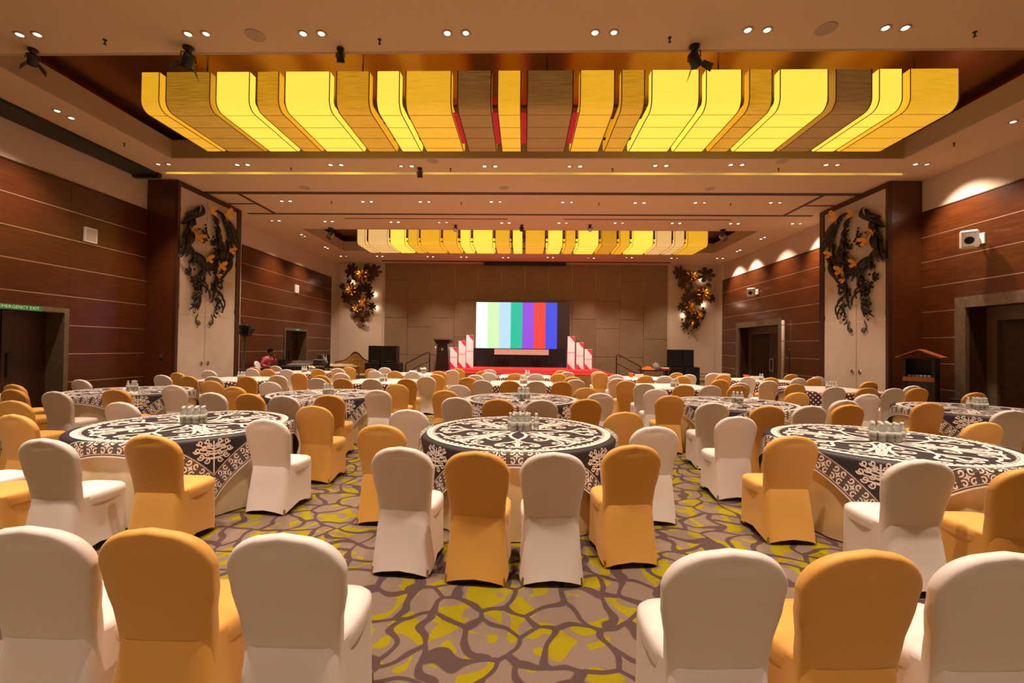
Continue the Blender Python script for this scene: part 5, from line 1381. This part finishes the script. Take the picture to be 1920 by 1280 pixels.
def wing_sculpture(s, side):
    fn = lambda a, b, d: (s * (9.245 - d), a, b)
    org = Vector((s * 9.245, 12.6, 3.9))
    r = random.Random(21)
    t = thing('wall_sculpture', 'dark metal wing shaped wreath with gold butterflies on %s partition doors' % side, 'wall sculpture', tuple(org))
    def put(mb, name, m, smooth=True, par=None):
        mb.v = [tuple(Vector(p) - org) for p in mb.v]; return mb.build(name, m, par or t, smooth)
    for path, n, L0, L1, w in ((FARW, 22, .45, .80, .075), (NEARW, 22, .45, .80, .075), (MIDF, 11, .4, .65, .06), (FART[:5], 9, .35, .6, .045), (NEART[:5], 9, .35, .6, .045)):
        for k in range(n):
            p, a = along(path, 0.92 * k / n); sg_ = 1 if k % 2 else -1
            off = r.uniform(-.09, .09)
            put(feather_mb(fn, (p[0] + off, p[1] + off * .3), a + r.uniform(-.22, .22), r.uniform(L0, L1), w * r.uniform(.7, 1.25), r.uniform(-.5, .5), r.uniform(.05, .16)), 'feather', 'feather_dark')
    for pth in BERRY:
        mb = MB(); n = 9 * len(pth)
        for k in range(n):
            p, a = along(pth, r.random()); rr = r.uniform(.020, .034)
            mb.sphere(fn(p[0] + r.gauss(0, .065), p[1] + r.gauss(0, .07), r.uniform(.03, .09)), rr, 7, 5, (1, 1, 1.15))
        put(mb, 'berry_cluster', 'berry_dark')['kind'] = 'stuff'
        mb = MB(); mb.tube([fn(p[0], p[1], .02) for p in pth], 0.008, 5); put(mb, 'stem', 'feather_dark')
    for (y, z, k) in BFLY:
        k *= 1.25
        a0 = r.uniform(-.6, .6); ca_, sa_ = math.cos(a0), math.sin(a0)
        bf = MB(); bf.tube([fn(y - sa_ * k * .45, z - ca_ * k * .45, .15), fn(y, z, .16), fn(y + sa_ * k * .5, z + ca_ * k * .5, .15)], [k * .04, k * .09, k * .03], 6)
        bo = put(bf, 'butterfly', 'butterfly_gold')
        for sx in (-1, 1):
            for (pts) in ([(0, .05), (.35, .55), (.85, .75), (1.0, .45), (.7, .1), (.1, -.02)], [(0, -.02), (.5, 0.0), (.8, -.3), (.6, -.65), (.25, -.5), (.05, -.15)]):
                q = []
                for u, v in pts:
                    U = sx * u * k; V_ = v * k
                    q.append((y + U * ca_ + V_ * sa_, z - U * sa_ * 1.0 + V_ * ca_, 0.15 + 0.09 * abs(u) * k / .17))
                m = len(q)
                wmb = MB().add([fn(*p) for p in q] + [fn(p[0], p[1], p[2] - .006) for p in q], [tuple(range(m)), tuple(range(2 * m - 1, m - 1, -1))] + [(i, (i + 1) % m, m + (i + 1) % m, m + i) for i in range(m)])
                put(wmb, 'wing', 'butterfly_gold', False, bo)
    for (cy, cz, dr) in ((12.77, 2.27, 1), (12.28, 2.25, -1)):
        pts = [fn(cy + dr * (0.09 * (1 - k / 26)) * math.cos(k * .42), cz + 0.09 * (1 - k / 26) * math.sin(k * .42) , .025) for k in range(24)]
        put(MB().tube([fn(cy + dr * .02, cz + .28, .025), fn(cy + dr * .10, cz + .12, .025)] + pts, 0.012, 6), 'tendril', 'feather_dark')
    return t
wing_sculpture(-1, 'left'); wing_sculpture(1, 'right')

def lobed(r, lobes=7):
    n = 56; out = []
    for k in range(n):
        a = 2 * PI * k / n
        q = r * (0.52 + 0.50 * abs(math.cos(lobes * a / 2)) ** 0.6) * (1.0 if abs(a - PI) > 0.25 else 0.55)
        out.append((q * math.cos(a), q * 0.82 * math.sin(a)))
    return out
def leaf_mb(cx, cz, r, ang, d0, tilt):
    pts = lobed(r); c, s = math.cos(ang), math.sin(ang); n = len(pts)
    top = []; bot = []
    for a, b in pts:
        x = cx + a * c - b * s; z = cz + a * s + b * c; d = d0 + tilt * a + 0.12 * r * (1 - (math.hypot(a, b) / r) ** 2)
        top.append((x, YB - 0.05 - d, z)); bot.append((x, YB - 0.05 - d + 0.012, z))
    m0 = (cx, YB - 0.05 - d0 - 0.14 * r, cz); m1 = (cx, YB - 0.05 - d0 - 0.14 * r + 0.012, cz)
    fs = [(i, (i + 1) % n, 2 * n) for i in range(n)] + [(n + (i + 1) % n, n + i, 2 * n + 1) for i in range(n)] + [(i, n + i, n + (i + 1) % n, (i + 1) % n) for i in range(n)]
    return MB().add(top + bot + [m0, m1], fs)
def flower_mb(cx, cz, r, d0, rnd):
    mb = MB()
    for layer, (cnt, rr, lift) in enumerate(((9, 1.0, 0.05), (8, .78, .16), (6, .5, .27))):
        for k in range(cnt):
            a = 2 * PI * (k + .5 * layer) / cnt + rnd.uniform(-.12, .12); L_ = r * rr * rnd.uniform(.88, 1.08); w = L_ * .24
            vs = []; n = 5
            for i in range(n + 1):
                t = i / n; ww = w * math.sin(PI * (0.12 + 0.80 * t)) ; d = d0 + lift * r * 2 * t ** 1.6 + 0.04 * math.sin(PI * t)
                for q, dd in ((-1, .035), (0, 0), (1, .035)):
                    x = cx + math.cos(a) * L_ * t - math.sin(a) * ww * q; z = cz + math.sin(a) * L_ * t + math.cos(a) * ww * q
                    vs.append((x, YB - 0.05 - d - dd * t, z))
            mb.add(vs, [(i * 3 + j, i * 3 + j + 1, i * 3 + j + 4, i * 3 + j + 3) for i in range(n) for j in range(2)])
    return mb
def flower_sculpture(side, flowers, leaves, buds, lights):
    x0 = sum(f[0] for f in flowers) / len(flowers); org = Vector((x0, YB - 0.05, 4.2))
    t = thing('flower_sculpture', 'gilded metal flowers and dark leaves lit from behind, %s end of far wall' % side, 'wall sculpture', tuple(org))
    r = random.Random(31)
    def put(mb, name, m, smooth=True, par=None):
        mb.v = [tuple(Vector(p) - org) for p in mb.v]; return mb.build(name, m, par or t, smooth)
    leaves = leaves + [(x + r.uniform(-.75, .75) * rr, z - r.uniform(.4, .8) * rr, rr * .42) for (x, z, rr) in flowers for _ in range(3)]
    leaves = [(x, min(z, 5.98 - rr * 1.45), rr) for x, z, rr in leaves]
    for (x, z, rr) in leaves:
        put(leaf_mb(x, z, rr * 1.45, r.uniform(0, 6.28), r.uniform(.10, .22), r.uniform(-.2, .2)), 'leaf', 'leaf_bronze', False)
    for (x, z, rr) in flowers:
        f = put(flower_mb(x, z, rr * 1.12, .16, r), 'flower', 'flower_gold')
        st_ = MB()
        for k in range(10):
            a = k * 2 * PI / 10; st_.tube([(x, YB - .2, z), (x + .13 * rr * 2 * math.cos(a), YB - .40, z + .13 * rr * 2 * math.sin(a))], 0.010, 5)
        put(st_, 'stamens', 'flower_gold', True, f)
        lamp('flower_lamp', 'POINT', tuple(Vector((x, YB - 0.42, z)) - org), 0.6, (1.0, 0.70, 0.35), t, shadow_soft_size=0.03)
    for (x, z, rr) in buds:
        put(MB().sphere((x, YB - .12, z), rr, 8, 6, (1, .7, 1.1)), 'bud', 'leaf_bronze')
        put(MB().tube([(x, YB - .05, z), (x, YB - .12, z)], 0.008, 5), 'bud_pin', 'leaf_bronze')
    for (x, z) in lights:
        put(MB().lathe([(0.03, 0), (0.03, -0.03), (0.02, -0.05)], 10, (x, YB - .045, z), 'y'), 'back_lamp', 'lamp_dim')
        lamp('back_glow', 'POINT', tuple(Vector((x, YB - 0.13, z)) - org), 2.2, (1.0, 0.80, 0.55), t, shadow_soft_size=0.03)
    put(MB().tube([(x, YB - .08, z) for x, z, _ in flowers], 0.02, 6), 'stem', 'leaf_bronze')
flower_sculpture('right', [(8.48, 5.42, 0.36), (9.04, 4.57, 0.40), (8.38, 3.91, 0.31), (8.81, 3.47, 0.25), (8.47, 3.03, 0.16)],
    [(7.9, 5.63, 0.28), (9.2, 5.62, 0.33), (7.99, 5.0, 0.18), (8.28, 4.7, 0.13), (8.5, 4.87, 0.1), (9.34, 4.95, 0.12), (8.2, 4.32, 0.21), (8.57, 4.43, 0.17), (9.48, 4.3, 0.17), (8.8, 4.09, 0.17), (7.96, 3.84, 0.18), (9.08, 3.58, 0.14), (8.27, 3.54, 0.14), (8.3, 3.26, 0.13), (8.64, 3.33, 0.17), (8.21, 2.92, 0.17), (8.68, 2.96, 0.18), (8.02, 5.31, 0.2)],
    [(8.05, 3.23, 0.06), (9.11, 3.8, 0.06), (8.53, 2.67, 0.04), (8.38, 2.5, 0.04)], [(9.05, 5.30), (8.10, 3.42), (9.14, 3.98)])
flower_sculpture('left', [(-8.43, 5.36, 0.39), (-8.97, 4.56, 0.36), (-8.28, 3.92, 0.28), (-8.65, 3.62, 0.23)],
    [(-8.99, 5.66, 0.3), (-7.79, 5.58, 0.29), (-8.0, 5.21, 0.19), (-8.21, 4.72, 0.22), (-9.44, 4.74, 0.14), (-9.21, 4.19, 0.24), (-8.03, 4.35, 0.2), (-7.88, 3.71, 0.17), (-8.72, 4.26, 0.22), (-8.58, 3.28, 0.15), (-8.15, 3.32, 0.14), (-8.33, 3.04, 0.14), (-8.51, 4.62, 0.19), (-9.13, 5.02, 0.12), (-8.92, 3.55, 0.12), (-8.19, 5.68, 0.2)],
    [(-9.02, 3.84, 0.06), (-8.83, 3.16, 0.07), (-7.89, 3.41, 0.06), (-8.36, 2.73, 0.04), (-8.45, 2.92, 0.04)], [(-7.80, 4.35), (-7.70, 3.65), (-9.0, 4.98)])
